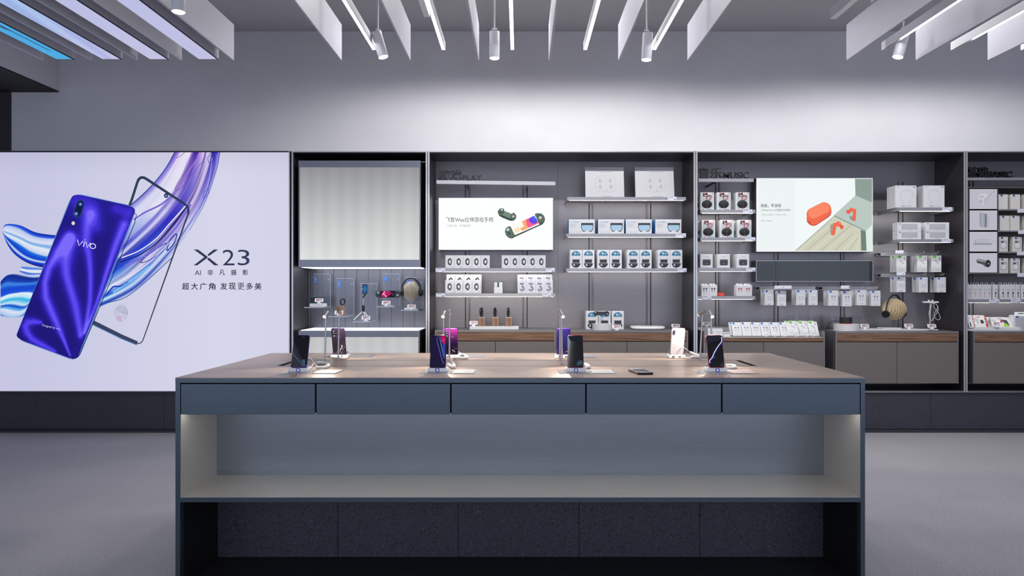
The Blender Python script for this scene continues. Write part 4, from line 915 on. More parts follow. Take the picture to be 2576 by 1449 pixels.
clip = pbox('speaker_box', pxw(0, 34.5), pxw(0, 44.5), .07, art_clip, extra=clipsp)
for nm, zk, cs in (('upper', 'm1', (1779, 1821, 1868)), ('second', 'm2', (1782, 1828.5, 1873))):
    for i, c in enumerate(cs): clip.put((X(c, ZP), ZP, S[zk] + .0006), 'speaker box with black disc and coral strap, %s music shelf, %s' % (nm, nth(i, 3)), 'clip speaker boxes')
for zk, nm, c in (('m1', 'upper', 1773), ('m2', 'second', 1776), ('m2', 'second', 1868)):
    clip.put((X(c, ZP), ZP + .085, S[zk] + .0006), 'disc speaker box behind the %s one on the %s music shelf' % ('leftmost' if c < 1800 else 'rightmost', nm), 'clip speaker boxes behind')
# --- small white speaker boxes
def art_cube(m, w, h):
    m.flat(rr(-w * .31, w * .33, h * .18, h * .62, w * .1), E, PR((66, 68, 76))); m.flat(rr(-w * .28, w * .30, h * .55, h * .615, w * .03), E - .0002, PR((96, 98, 106)))
    m.rect(-w * .14, w * .16, h * .80, h * .825, E, INKL); m.rect(-w * .04, w * .05, h * .29, h * .31, E - .0002, WPR)
cube = pbox('small_speaker_box', pxw(0, 31.6), pxw(0, 34.5), .11, art_cube)
for i, (l, r) in enumerate([(1761.6, 1793), (1804.7, 1836.6), (1853.3, 1885)]):
    cube.put((X((l + r) / 2, ZP), ZP, S['m3'] + .0006), 'white small speaker box with grey drum print, %s' % nth(i, 3), 'small speaker boxes')
for i, (l, r) in enumerate([(1761.6, 1793), (1804.7, 1836.6), (1853.3, 1885)]):
    cube.put((X((l + r) / 2, ZP), ZP + .115, S['m3'] + .0006), 'small speaker box standing behind the %s front one' % nth(i, 3), 'small speaker boxes behind')
# --- earbud boxes
def art_bud(col):
    def f(m, w, h):
        for x in (-w * .22, w * .08):
            s = 1 if x < 0 else -1
            m.flat(ell(x + w * .06, h * .68, w * .10, w * .09, 12), E, col); m.rect(x + w * .03, x + w * .09 if 1 else 0, h * .38, h * .66, E - .0001, col)
            m.flat(ell(x + w * (.02 if s > 0 else .13), h * .66, w * .05, w * .05, 10), E - .0002, col)
        m.rect(-w * .18, w * .16, h * .17, h * .185, E, INKL)
    return f
def tabx(t, w, h, d):
    MB().flat([(-w * .36, h), (-w * .30, h + .014), (w * .28, h + .014), (w * .36, h)][::-1], d * .5, BOXW).box(-w * .3, w * .28, d * .5 + .0002, d * .5 + .0012, h + .0002, h + .014, BOXW).rect(-w * .12, w * .1, h + .005, h + .009, d * .5 - .0004, CBK).build('hang_tab', t)
bk = pbox('earbud_box', pxw(0, 19.8), pxw(0, 27.5), .03, art_bud(PR((30, 30, 36))), extra=tabx)
rd = pbox('red_earbud_box', pxw(0, 19.8), pxw(0, 27.5), .03, art_bud(PR((200, 30, 40))), extra=tabx)
for k in range(2):
    for i, (l, r) in enumerate([(1764, 1784), (1784.3, 1804.3)]):
        bk.put((X((l + r) / 2, ZP), ZP + .045 * k, S['m4'] + .0006), 'white earbud box with black earbuds, %s %s' % ('front' if k == 0 else 'rear', ('left', 'right')[i]), 'black earbud boxes')
    for i, (l, r) in enumerate([(1852.3, 1872), (1872.2, 1891.8)]):
        rd.put((X((l + r) / 2, ZP), ZP + .045 * k, S['m4'] + .0006), 'white earbud box with red earbuds, %s %s' % ('front' if k == 0 else 'rear', ('left', 'right')[i]), 'red earbud boxes')
RC = M('coral_red_plastic', (228, 74, 52), .35)
m = MB(); m.plate(rr(X(1806, ZP), X(1823, ZP), S['m4'] + .0006, S['m4'] + .031, .012), ZP, ZP + .03, RC, c=.003, smooth=True); t = thing('earbud_case', 'coral red earbud charging case on the music shelf', 'case', (X(1814, ZP), ZP, S['m4'])); m.build('case', t)
MB().tube([(X(1806, ZP), ZP - .004, S['m4'] + .022), (X(1812, ZP), ZP - .012, S['m4'] + .006), (X(1817, ZP), ZP - .04, S['m4'] - .006)], .003, RC, n=6).build('strap', t)
# --- neckband boxes
def art_neck(m, w, h):
    c = PR((176, 176, 182))
    m.line([(w * (.03 + .30 * math.cos(math.radians(a))), h * (.53 + .27 * math.sin(math.radians(a)))) for a in range(-15, 196, 10)], .0016, E, c)
    m.line([(w * (.03 + .27 * math.cos(math.radians(a))), h * (.53 + .24 * math.sin(math.radians(a)))) for a in range(-15, 196, 10)], .0010, E, c)
    for s in (-1, 1): m.outline([(w * (.03 + s * .26), h * .38), (w * (.03 + s * .20), h * .36), (w * (.03 + s * .10), h * .17), (w * (.03 + s * .15), h * .16)], .0012, E, c)
    m.rect(-w * .22, -w * .05, h * .065, h * .085, E, INK); m.rect(-w * .02, w * .28, h * .065, h * .08, E, INKL); m.rect(-w * .44, -w * .28, h * .92, h * .94, E, PR((150, 160, 200))); m.rect(w * .32, w * .46, h * .92, h * .945, E, INK)
nk = pbox('neckband_box', pxw(2251.5, 2305), pxw(0, 56), .075, art_neck)
for k, Z in enumerate((ZP, ZP + .078)):
    for i, (l, r) in enumerate([(2252.5, 2305), (2321, 2378)]):
        nk.put((X((l + r) / 2, ZP), Z, S['n1'] + .0006), 'white neckband earphone box, %s %s' % (('front', 'rear')[k], ('left', 'right')[i]), 'neckband boxes')
# --- wide speaker boxes
def art_wide(m, w, h):
    m.flat(rr(-w * .32, w * .33, h * .2, h * .84, .004), E, PR((150, 152, 158))); m.flat(rr(-w * .305, w * .315, h * .22, h * .82, .004), E - .0002, PR((186, 188, 192)))
    m.rect(-w * .44, -w * .36, h * .80, h * .88, E, PR((60, 80, 150))); m.rect(-w * .07, w * .08, h * .09, h * .115, E, INKL)
wd = pbox('wide_speaker_box', pxw(2257.5, 2317.5), pxw(0, 21.2), .09, art_wide)
for lv in range(2):
    for i, (l, r) in enumerate([(2257.7, 2317.7), (2327.5, 2388.5)]):
        wd.put((X((l + r) / 2, ZP), ZP, S['n2'] + .0006 + lv * pxw(0, 21.4)), 'flat wide speaker box, %s of the %s stack' % (('lower', 'upper')[lv], ('left', 'right')[i]), 'wide speaker boxes')

# ================================================================ lit posters in the cabinets
def lightbox(p0, p1, y0, y1, Z, name, label, face):
    t = thing(name, label, 'light box', (X((p0 + p1) / 2, Z), Z, H(y1, Z)))
    x0, x1, z0, z1 = X(p0, Z), X(p1, Z), H(y1, Z), H(y0, Z)
    MB().box(x0, x1, Z + .001, ZB - .002, z0, z1, METALD).build('case', t); e = .004
    MB().box(x0, x1, Z - .002, Z + .0008, z1 - e, z1, EDGE).box(x0, x1, Z - .002, Z + .0008, z0, z0 + e, EDGE).box(x0, x0 + e, Z - .002, Z + .0008, z0 + e, z1 - e, EDGE).box(x1 - e, x1, Z - .002, Z + .0008, z0 + e, z1 - e, EDGE).build('frame', t)
    m = MB(); m.rect(x0 + e, x1 - e, z0 + e, z1 - e, Z, face); m.build('lit_face', t); return t
ZL = 6.89
LWH = EM((240, 243, 244), 1.12)
pb = lightbox(1103, 1391.5, 497.5, 629, ZL, 'poster_lightbox', 'white back-lit game poster with green controllers', LWH)
q = MB(); fy = ZL - .0008
def zx(a, b): return (X(1070 + a / 5.574, ZL), H(370 + b / 5.573, ZL))     # artwork measured on an enlargement
def G(c): return EM(c, 1.0)
GR, GRD, GRL = G((92, 112, 98)), G((58, 76, 66)), G((120, 140, 124))
def gp(pts, m, d=0):
    P = [zx(*p) for p in pts]; A = sum(P[i][0] * P[(i + 1) % len(P)][1] - P[(i + 1) % len(P)][0] * P[i][1] for i in range(len(P))); q.flat(P if A > 0 else P[::-1], fy - d, m)
def circ(cx_, cy_, r, m, d=0, n=18): gp([(cx_ + r * math.cos(2 * math.pi * k / n), cy_ + r * math.sin(2 * math.pi * k / n)) for k in range(n)], m, d)
# small folded controller
gp([(1015, 915), (1020, 890), (1045, 862), (1075, 856), (1108, 870), (1100, 892), (1225, 942), (1228, 916), (1255, 930), (1276, 960), (1272, 1000), (1245, 1028), (1208, 1036), (1175, 1028), (1075, 988), (1035, 962)], GRD)
gp([(1018, 905), (1022, 890), (1045, 864), (1075, 858), (1106, 870), (1070, 960), (1040, 948)], GR, .0002); gp([(1112, 900), (1208, 940), (1186, 1000), (1078, 955)], GRL, .0002); gp([(1228, 920), (1255, 932), (1274, 962), (1268, 995), (1240, 1016), (1192, 1004), (1212, 944)], GR, .0002)
circ(1072, 879, 13, WPR if 0 else G((236, 238, 236)), .0004); circ(1072, 879, 5, GRD, .0006); circ(1233, 972, 14, G((236, 238, 236)), .0004); circ(1233, 972, 5, GRD, .0006)
gp([(1042, 905), (1050, 900), (1068, 918), (1060, 924)], GRD, .0004); gp([(1060, 898), (1068, 904), (1048, 926), (1040, 920)], GRD, .0004)
# large open controller holding a phone
gp([(1115, 1185), (1125, 1145), (1150, 1118), (1190, 1108), (1258, 1235), (1600, 1085), (1532, 940), (1570, 926), (1625, 930), (1662, 962), (1678, 1005), (1670, 1050), (1640, 1085), (1420, 1185), (1340, 1222), (1260, 1258), (1215, 1282), (1170, 1272), (1130, 1235)], GRD)
gp([(1118, 1182), (1128, 1145), (1152, 1120), (1188, 1112), (1256, 1236), (1215, 1268), (1170, 1260), (1130, 1225)], GR, .0002); gp([(1535, 942), (1570, 930), (1622, 934), (1656, 964), (1670, 1005), (1660, 1045), (1604, 1070)], GR, .0002)
gp([(1195, 1112), (1528, 962), (1592, 1065), (1250, 1230)], G((250, 246, 240)), .0002)
gp([(1350, 1042), (1528, 962), (1592, 1065), (1360, 1176), (1330, 1140), (1385, 1110)], G((250, 170, 110)), .0004); gp([(1410, 1015), (1528, 962), (1592, 1065), (1455, 1131), (1420, 1095)], G((246, 90, 150)), .0006)
gp([(1470, 990), (1528, 962), (1575, 1040), (1545, 1075), (1490, 1070), (1450, 1030)], G((90, 70, 230)), .0008); gp([(1500, 985), (1528, 968), (1550, 1010), (1520, 1030)], G((60, 110, 250)), .0010)
gp([(1240, 1160), (1300, 1120), (1340, 1150), (1310, 1190), (1270, 1205)], G((254, 226, 190)), .0004)
circ(1158, 1157, 19, G((238, 240, 238)), .0006); circ(1158, 1157, 7, GRD, .0008); circ(1612, 990, 19, G((238, 240, 238)), .0006); circ(1612, 990, 7, GRD, .0008)
for a, b in ((1575, 955), (1590, 945), (1605, 958), (1588, 968), (1628, 1022), (1640, 1010)): circ(a, b, 6, GRD, .0006, 8)
gp([(1145, 1205), (1155, 1195), (1200, 1212), (1190, 1224)], GRD, .0006); gp([(1168, 1180), (1180, 1178), (1178, 1230), (1166, 1232)], GRD, .0006)
q.text('飞智Wee拉伸游戏手柄', X(1121.5, ZL), X(1240.5, ZL), H(559, ZL), H(546, ZL), fy, G((54, 54, 60)))
q.text('三层拉伸，轻薄便携', X(1121.5, ZL), X(1184, ZL), H(571.5, ZL), H(564.5, ZL), fy, G((176, 178, 186)))
q.build('poster_print', pb)
# music poster
mp = lightbox(1902, 2196, 447.5, 633.5, ZL, 'poster_lightbox', 'back-lit poster of coral earbuds and charging case on pale surfaces', EM((236, 242, 242), 1.05))
q = MB()
def zx(a, b): return (X(1880 + a / 4.997, ZL), H(430 + b / 4.997, ZL))
gp([(135, 100), (600, 100), (600, 1003), (135, 1003)], EM((234, 240, 240), 1.03)); 
gp([(600, 1003), (1090, 563), (1425, 740), (1430, 1003)], EM((206, 206, 186), 1), .0002)
for k in range(9):
    a = 640 + k * 90; gp([(a, 1003), (a + 22, 1003), (min(1425, a + 22 + (1003 - 640) * 1.15), 650), (min(1410, a + (1003 - 640) * 1.15), 650)] if a < 990 else [(a, 1003), (a + 20, 1003), (min(1424, a + 240), 790), (min(1420, a + 226), 790)], EM((190, 186, 158) if k % 2 else (216, 216, 200), 1), .0003)
gp([(600, 1003), (1090, 563), (1096, 567), (612, 1003)], EM((150, 160, 140), 1), .0005)
gp([(1353, 100), (1568, 100), (1568, 398), (1358, 308)], EM((140, 158, 150), 1), .0002); gp([(1358, 308), (1568, 398), (1568, 680), (1490, 752), (1090, 555)], EM((186, 200, 194), 1), .0004)
gp([(1090, 555), (1490, 752), (1488, 766), (1090, 570)], EM((130, 158, 140), 1), .0006); gp([(1425, 738), (1488, 766), (1498, 1003), (1430, 1003)], EM((110, 130, 116), 1), .0006); gp([(1490, 752), (1568, 680), (1568, 1003), (1498, 1003)], EM((220, 236, 230), 1), .0004)
OR, ORD_, ORL = EM((240, 106, 76), 1), EM((208, 78, 56), 1), EM((250, 136, 100), 1); SHD = EM((196, 202, 202), 1)
def caps(x0_, y0_, x1_, y1_, r, m, d):
    a = math.atan2(y1_ - y0_, x1_ - x0_); P = [(x1_ + r * math.cos(a + t * math.pi / 10 - math.pi / 2), y1_ + r * math.sin(a + t * math.pi / 10 - math.pi / 2)) for t in range(11)] + [(x0_ + r * math.cos(a + t * math.pi / 10 + math.pi / 2), y0_ + r * math.sin(a + t * math.pi / 10 + math.pi / 2)) for t in range(11)]; gp(P, m, d)
caps(830, 605, 972, 510, 86, ORD_, .0008); caps(832, 590, 968, 492, 88, OR, .0009); caps(828, 545, 968, 478, 84, OR, .0010); caps(832, 528, 962, 462, 70, ORL, .0012); circ(760, 636, 7, EM((60, 20, 20)), .0014); circ(785, 650, 8, EM((60, 20, 20)), .0014)
gp([(1040, 680), (1090, 650), (1075, 810), (1045, 800)], EM((160, 156, 140)), .0007); gp([(1280, 560), (1330, 580), (1325, 630), (1290, 600)], EM((140, 150, 146)), .0007)
caps(1105, 670, 1078, 790, 20, OR, .0010); caps(1112, 665, 1088, 790, 12, ORD_, .0009); circ(1145, 667, 34, OR, .0012); circ(1160, 655, 14, ORL, .0014); circ(1186, 705, 26, ORD_, .0011); circ(1190, 708, 18, OR, .0013)
caps(1348, 495, 1342, 612, 20, OR, .0010); caps(1338, 500, 1330, 608, 10, ORD_, .0009); circ(1305, 490, 28, OR, .0012); circ(1268, 515, 27, ORD_, .0011); circ(1262, 520, 20, OR, .0013)
DK = EM((40, 44, 48)); q.text('自由，不设线', X(1914.5, ZL), X(1964.5, ZL), H(521.8, ZL), H(512.5, ZL), fy - .0006, DK, bold=.01)
q.text('TicPods Free 小问智能无线耳机', X(1914.5, ZL), X(1988.5, ZL), H(531.3, ZL), H(525.5, ZL), fy - .0006, EM((70, 76, 80))); q.text('入耳检测 | 触控操作 | 主动降噪 | AI助手', X(1914.5, ZL), X(1978, ZL), H(543, ZL), H(538, ZL), fy - .0006, EM((150, 158, 160)))
q.text('瓷岩红', X(1914.5, ZL), X(1921.5, ZL), H(557.3, ZL), H(553.8, ZL), fy - .0006, EM((90, 96, 100))); q.text('瓷岩黑', X(1929.5, ZL), X(1936.5, ZL), H(557.3, ZL), H(553.8, ZL), fy - .0006, EM((90, 96, 100)))
circ(222, 627, 5, EM((150, 50, 40)), .0004); circ(297, 627, 5, EM((30, 30, 40)), .0004); q.build('poster_print', mp)
# dark screen below it
sc = thing('dark_display', 'long dark glass panel in a thin frame below the coral earbud poster', 'screen', (X(2049, ZL), ZL, H(708, ZL)))
x0, x1, z0, z1 = X(1902, ZL), X(2196, ZL), H(708.5, ZL), H(655.5, ZL)
MB().box(x0, x1, ZL + .004, ZB - .002, z0, z1, METALD).build('case', sc)
DG = M('dark_grey_glass', (60, 66, 70), .3, spec=.6)
MB().box(x0 + .004, X(1951.3, ZL) - .002, ZL, ZL + .0035, z0 + .004, z1 - .004, DG).build('panel', sc); MB().box(X(1951.3, ZL) + .002, X(2187, ZL), ZL, ZL + .0035, z0 + .004, z1 - .004, DG).build('panel', sc); MB().box(X(2187, ZL) + .0005, x1 - .004, ZL, ZL + .0035, z0 + .004, z1 - .004, M('black_glass_strip', (34, 36, 40), .3)).build('end_panel', sc)
MB().box(x0, x1, ZL - .002, ZL + .0036, z1 - .0036, z1, EDGE).box(x0, x1, ZL - .002, ZL + .0036, z0, z0 + .0036, EDGE).box(x0, x0 + .0036, ZL - .002, ZL + .0036, z0 + .004, z1 - .004, EDGE).box(x1 - .0036, x1, ZL - .002, ZL + .0036, z0 + .004, z1 - .004, EDGE).build('frame', sc)

# ================================================================ hanging packs
BLT = PR((20, 96, 190)); PGR = PR((214, 216, 222)); EPW = PR((150, 152, 160)); GRN = PR((104, 186, 60))
def art_pack(kind):
    def f(m, w, h):
        m.rect(-w * .40, -w * .16, h * .86, h * .975, E, BLT)
        m.rect(-w * .22, w * .22, h * .10, h * .12, E, INKL)
        if kind == 0:
            m.rect(-w * .44, w * .42, h * .26, h * .95, E + .0001, PGR); m.rect(w * .38, w * .40, h * .30, h * .92, E, EPW); m.rect(-w * .2, w * .15, h * .02, h * .035, E, INK)
        else: m.rect(-w * .34, w * .36, h * .28, h * .84, E + .0001, PGR); m.rect(-w * .34, w * .36, h * .83, h * .84, E, EPW)
        z = .64 if kind == 0 else .60
        for s in (-1, 1):
            if kind < 2: m.flat(ell(s * w * .13 + w * .02, h * z, w * .075, w * .07, 12), E - .0002, WPR if kind == 0 else EPW); m.line([(s * w * .13 + w * .02, h * (z - .03)), (s * w * .13 + w * .02, h * .32)], w * .03, E - .0003, EPW if kind else PR((120, 122, 130)))
            if kind == 1: m.flat(ell(s * w * .17 + w * .02, h * .62, w * .05, w * .06, 10), E - .0003, PR((90, 92, 100)))
    return f
def art_green(m, w, h):
    m.flat([(-w * .36, h), (-w * .36, h * .90), (-w * .28, h * .86), (-w * .06, h * .86), (w * .0, h * .90), (w * .0, h)][::-1][::-1], E, GRN)
    m.line([(-w * .16, h * .73), (w * .2, h * .52)], w * .07, E, PR((90, 92, 98))); m.line([(-w * .15, h * .735), (w * .2, h * .53)], w * .03, E - .0002, PR((190, 192, 196)))
    for k in range(3): m.flat(ell(w * .30, h * (.90 - .075 * k), w * .045, w * .045, 10), E, PR((70, 72, 80)))
    m.rect(-w * .5, w * .5, h * .0, h * .27, E, PR((206, 208, 212))); m.rect(-w * .30, -w * .08, h * .34, h * .36, E - .0001, INKL); m.rect(-w * .15, w * .3, h * .12, h * .135, E - .0002, EPW)
def pack(name, w, h, art):
    t = thing(name, 'pack', 'package'); MB().box(-w / 2, w / 2, 0, .014, 0, h, BOXW).build('carton', t); a = MB(); art(a, w, h); a.build('printed_front', t); return Proto(t)
ZK = 6.74; ZBAR = 6.995
pk0 = pack('earphone_pack', pxw(0, 22.5, ZK), pxw(0, 38, ZK), art_pack(0)); pk1 = pack('earphone_pack', pxw(0, 23.5, ZK), pxw(0, 38.5, ZK), art_pack(1)); pkg = pack('pen_pack', pxw(0, 25, ZK), pxw(0, 41.5, ZK), art_green)
def hookbar(p0, p1, y0, y1, label, hooks, tagsp=()):
    x0, x1, z0, z1 = X(p0, ZBAR), X(p1, ZBAR), H(y1, ZBAR), H(y0, ZBAR); zc = (z0 + z1) / 2
    t = thing('hook_bar', label, 'hook rail', ((x0 + x1) / 2, ZBAR, z0), 'chrome hook rails')
    MB().box(x0, x1, ZBAR, ZBAR + .012, z0, z1, HOOKM).box(x0 + .008, x1 - .008, ZBAR + .0122, ZB - .008, z0 + .008, z1 - .008, METALD).build('bar', t)
    MB().box(x0 + .002, x0 + .036, ZBAR - .001, ZBAR - .0002, z0 + .004, z1 - .004, BLACK).build('end_slot', t)
    for xx in hooks:
        MB().tube([(xx, ZBAR - .002, zc), (xx, ZBAR - .12, zc), (xx, ZK - .028, zc), (xx, ZK - .042, zc + .012)], .0032, HOOKM, n=6).tube([(xx, ZBAR - .002, zc + .010), (xx, ZK + .04, zc + .010), (xx, ZK - .02, zc + .016)], .002, HOOKM, n=6).build('hook', t)
    for (a, b_, xx) in tagsp: MB().box(X(a, ZK - .03), X(b_, ZK - .03), ZK - .034, ZK - .032, zc - .005, zc + .024, TAGW).build('price_holder', t)
    return zc
def hang(proto, spans, ytops, n, zc, base, grp, w):
    hk = []
    for i, ((l, r), yt, cnt) in enumerate(zip(spans, ytops, n)):
        xc = X((l + r) / 2, ZK); hk.append(xc); h = proto_h[id(proto)]; zt = H(yt, ZK)
        if zt > zc - .004: zt = zc - .004
        for k in range(cnt):
            proto.put((xc + .0008 * ((k * 7) % 3 - 1), ZK + k * (.0155 + (.012 if k % 2 else .002)) * 1.3, zt - h), (base % nth(i, len(spans))) + (', front' if k == 0 else ', %s behind' % ORD[k]), grp)
    return hk
proto_h = {id(pk0): pxw(0, 38, ZK), id(pk1): pxw(0, 38.5, ZK), id(pkg): pxw(0, 41.5, ZK)}
sA = [(1924, 1946.5), (1955, 1978), (2003, 2026), (2034.5, 2057)]; sB = [(2084.5, 2108), (2119, 2143), (2155, 2179), (2190.5, 2216)]
def hx(sp): return [X((l + r) / 2, ZK) for l, r in sp]
zc = hookbar(1901, 2051, 721, 729, 'chrome hook rail below the dark glass panel, left part', hx(sA), ((1948, 1970, 0), (1970.4, 1991, 0)))
hang(pk0, sA, [729.5, 731.5, 729.5, 729.5], [4, 3, 5, 4], zc, 'earbud pack on left hook rail, %s hook', 'packs on the left hook rail', 0)
zc = hookbar(2059, 2207, 721, 729, 'chrome hook rail below the dark glass panel, right part', hx(sB), ((2115, 2137, 0),))
hang(pk1, sB, [730.5, 732, 729.5, 731], [5, 5, 5, 5], zc, 'wired earphone pack on right rail, %s hook', 'packs on the right hook rail', 0)
sC = [(2255.5, 2280), (2307.5, 2332.5), (2343, 2368.5)]; sD = [(2255, 2279), (2311, 2335), (2354, 2383)]
zc = hookbar(2206, 2362, 636, 644, 'upper chrome hook rail right of the dark glass panel', hx(sC), ((2252, 2273, 0),))
hang(pkg, sC, [643, 643, 643], [4, 5, 4], zc, 'green tabbed pen pack, %s hook', 'green tabbed pen packs', 0)
zc = hookbar(2206, 2350, 688.5, 697, 'lower chrome hook rail right of the dark glass panel', hx(sD), ((2255, 2277, 0),))
hang(pk0, sD, [697, 697.5, 697.5], [4, 4, 4], zc, 'earbud pack below pen packs, %s hook', 'earbud packs on the lower rail', 0)
# ================================================================ electronic price tags on little feet
EINK = PR((188, 190, 194), .4)
def mk_tag():
    t = thing('price_tag', 'tag', 'price tag'); w, h = .078, .036; m = MB(); m.xf = Matrix.Translation((0, 0, .014)) @ Matrix.Rotation(-.42, 4, 'X')
    m.plate(rr(-w / 2, w / 2, 0, h, .004, 3), -.004, .004, WPLASTIC, c=.001); m.build('frame', t)
    m = MB(); m.xf = Matrix.Translation((0, 0, .014)) @ Matrix.Rotation(-.42, 4, 'X'); y = -.0043
    m.rect(-w * .36, w * .42, h * .14, h * .86, y, EINK); m.rect(-w * .30, w * .38, h * .64, h * .80, y - .0002, REDI); m.rect(-w * .30, w * .02, h * .46, h * .54, y - .0002, INK); m.rect(-w * .30, -w * .0, h * .22, h * .36, y - .0002, REDI); m.rect(w * .08, w * .36, h * .24, h * .32, y - .0002, INKL); m.build('e_ink_display', t)
    MB().box(-.012, .012, -.002, .012, .004, .018, WPLASTIC).cyl((0, .005, 0), (0, .005, .004), .024, WPLASTIC, n=18).build('foot', t); return Proto(t)
ptag = mk_tag()
def put_tag(px, py, Z, z, label): ptag.put((X(px, Z), Z, z), label, 'electronic price tags')

# ================================================================ goods on the numbered stands
def st(i): return stands[i]
x, y_, z = st(0)
tr = thing('white_tray', 'small white block tray on the leftmost acrylic stand', 'tray', (X(796.5, 6.73), 6.73, z)); MB().cbox(X(778.5, 6.72), X(814, 6.72), 6.72, 6.84, z + .0006, z + .031, WHITE).build('block', tr)
t = thing('small_speaker', 'small dark teal speaker box behind the leftmost tag', 'speaker', (X(795, 6.78), 6.78, z + .031)); MB().cbox(X(782, 6.77), X(809, 6.77), 6.77, 6.83, z + .0316, z + .092, M('dark_teal_mesh', (30, 46, 48), .5), .004).build('body', t); MB().box(X(782, 6.77) + .004, X(809, 6.77) - .004, 6.775, 6.825, z + .0921, z + .0945, PR((90, 110, 112))).build('top_plate', t)
put_tag(802, 0, 6.735, z + .0316, 'price tag before the small dark speaker on the leftmost acrylic stand')
x, y_, z = st(1)
wbk = thing('walnut_block', 'walnut cube block on the second acrylic stand', 'display block', (X(857, 6.76), 6.76, z)); MB().cbox(X(845, 6.74), X(863.5, 6.74), 6.74, 6.84, z + .0006, z + .088, BLOCKW, .001).build('block', wbk)
t = thing('wristband', 'upright black wristband loop on the walnut cube', 'wristband', (X(862, 6.79), 6.79, z + .088)); bx = X(862, 6.79); P = [(bx + .014 * math.sin(a * math.pi / 12), 6.79 + .024 * math.sin(a * math.pi / 12), z + .088 + .012 + .030 + .030 * math.cos(a * math.pi / 12)) for a in range(24)]
MB().tube(P, .0065, BPLAST, n=8, closed=True).build('band', t); MB().cyl((bx, 6.79, z + .0883), (bx, 6.79, z + .10), .006, EDGE, n=8).build('peg', t)
put_tag(852, 0, 6.71, z + .0006, 'price tag before the walnut cube on the second acrylic stand')
x, y_, z = st(2)
t = thing('tripod_stick', 'black tripod selfie stick holding a small blue screen phone', 'tripod', (X(913, 6.78), 6.78, z)); px_ = X(914, 6.78)
b = MB(); hb = z + .085
for dx_, dy_ in ((-.085, -.05), (.075, -.03), (0, .12)): MB().tube([(px_, 6.78, hb + .01), (px_ + dx_, 6.78 + dy_, z + .006)], .0045, EDGE, n=8).ball((px_ + dx_, 6.78 + dy_, z + .0065), .006, BPLAST, 8, 4).build('leg', t)
MB().cyl((px_, 6.78, hb), (px_, 6.78, hb + .06), .013, BPLAST, n=14).build('grip', t); MB().cyl((px_, 6.78, hb + .0605), (px_, 6.78, hb + .13), .0045, EDGE, n=8).build('pole', t)
MB().tube([(px_, 6.78, hb + .13), (px_ + .004, 6.77, hb + .145), (px_ + .022, 6.765, hb + .155), (px_ + .022, 6.765, hb + .172)], .006, BPLAST, n=8).box(px_ - .004, px_ + .04, 6.758, 6.772, hb + .166, hb + .174, BPLAST).box(px_ - .002, px_ + .045, 6.758, 6.772, hb + .252, hb + .258, BPLAST).build('clamp', t)
m = MB(); m.plate(rr(px_ - .004, px_ + .042, hb + .175, hb + .2515, .005, 3), 6.760, 6.769, BGLOSS); m.build('phone', t)
m = MB(); cx_, cz_ = px_ + .019, hb + .213; m.rect(px_ - .001, px_ + .039, hb + .178, hb + .249, 6.7596, EM((10, 70, 130), .8))
for k in range(14):
    a = k * math.pi / 7; r = .019 if abs(math.cos(a)) > .5 else .030; m.flat([(cx_, cz_), (cx_ + r * math.cos(a - .08), cz_ + r * math.sin(a - .08)), (cx_ + r * math.cos(a + .08), cz_ + r * math.sin(a + .08))], 6.7593, EM((70, 170, 210), .9))
m.build('phone_screen', t)
put_tag(920, 0, 6.70, z + .0006, 'price tag before the tripod stick on the middle acrylic stand')
x, y_, z = st(3)
def controller(t, cx, cz, Y, s, face, pad):
    """two round grips joined by a bridge"""
    for q, nm in ((-1, 'grip'), (1, 'grip')):
        o = [(cx + q * s * .58, cz - s * .28), (cx + q * s * .78, cz - s * .29), (cx + q * s * .93, cz - s * .2), (cx + q * s, cz - s * .02), (cx + q * s * .97, cz + s * .16), (cx + q * s * .84, cz + s * .28), (cx + q * s * .64, cz + s * .30), (cx + q * s * .56, cz + s * .26)]
        if q > 0: pass
        else: o = o[::-1]
        MB().plate(o, Y, Y + .022, pad, c=.003).build(nm, t)
        MB().cyl((cx + q * s * .76, Y - .0002, cz + (s * .12 if q < 0 else -s * .08)), (cx + q * s * .76, Y - .006, cz + (s * .12 if q < 0 else -s * .08)), s * .075, WPLASTIC, n=14).cyl((cx + q * s * .76, Y - .0062, cz + (s * .12 if q < 0 else -s * .08)), (cx + q * s * .76, Y - .008, cz + (s * .12 if q < 0 else -s * .08)), s * .035, BPLAST, n=10).build('thumb_stick', t)
        zc_ = cz - s * .12 if q < 0 else cz + s * .12; b = MB()
        if q < 0: b.box(cx - s * .80, cx - s * .66, Y - .002, Y - .0002, zc_ - s * .025, zc_ + s * .025, BPLAST).box(cx - s * .755, cx - s * .705, Y - .0021, Y - .0003, zc_ - s * .07, zc_ + s * .07, BPLAST)
        else:
            for a in range(4): b.cyl((cx + s * .76 + s * .055 * math.cos(a * math.pi / 2), Y - .0002, zc_ + s * .055 * math.sin(a * math.pi / 2)), (cx + s * .76 + s * .055 * math.cos(a * math.pi / 2), Y - .003, zc_ + s * .055 * math.sin(a * math.pi / 2)), s * .022, BPLAST, n=8)
        b.build('direction_pad' if q < 0 else 'button_cluster', t)
    MB().box(cx - s * .555, cx + s * .555, Y + .008, Y + .018, cz - s * .24, cz + s * .24, pad).build('bridge', t)
DGREY = M('dark_grey_plastic', (52, 58, 64), .4)
t = thing('game_controller', 'dark stretch game controller holding a phone with a magenta wallpaper', 'controller', (X(975.5, 6.76), 6.76, z)); cx_, cz_, s = X(975.8, 6.76), H(740, 6.76), pxw(0, 32, 6.76)
controller(t, cx_, cz_, 6.76, s, None, DGREY)
MB().plate(rr(cx_ - s * .55, cx_ + s * .55, cz_ - s * .27, cz_ + s * .27, .006, 3), 6.757, 6.766, BGLOSS).build('phone', t)
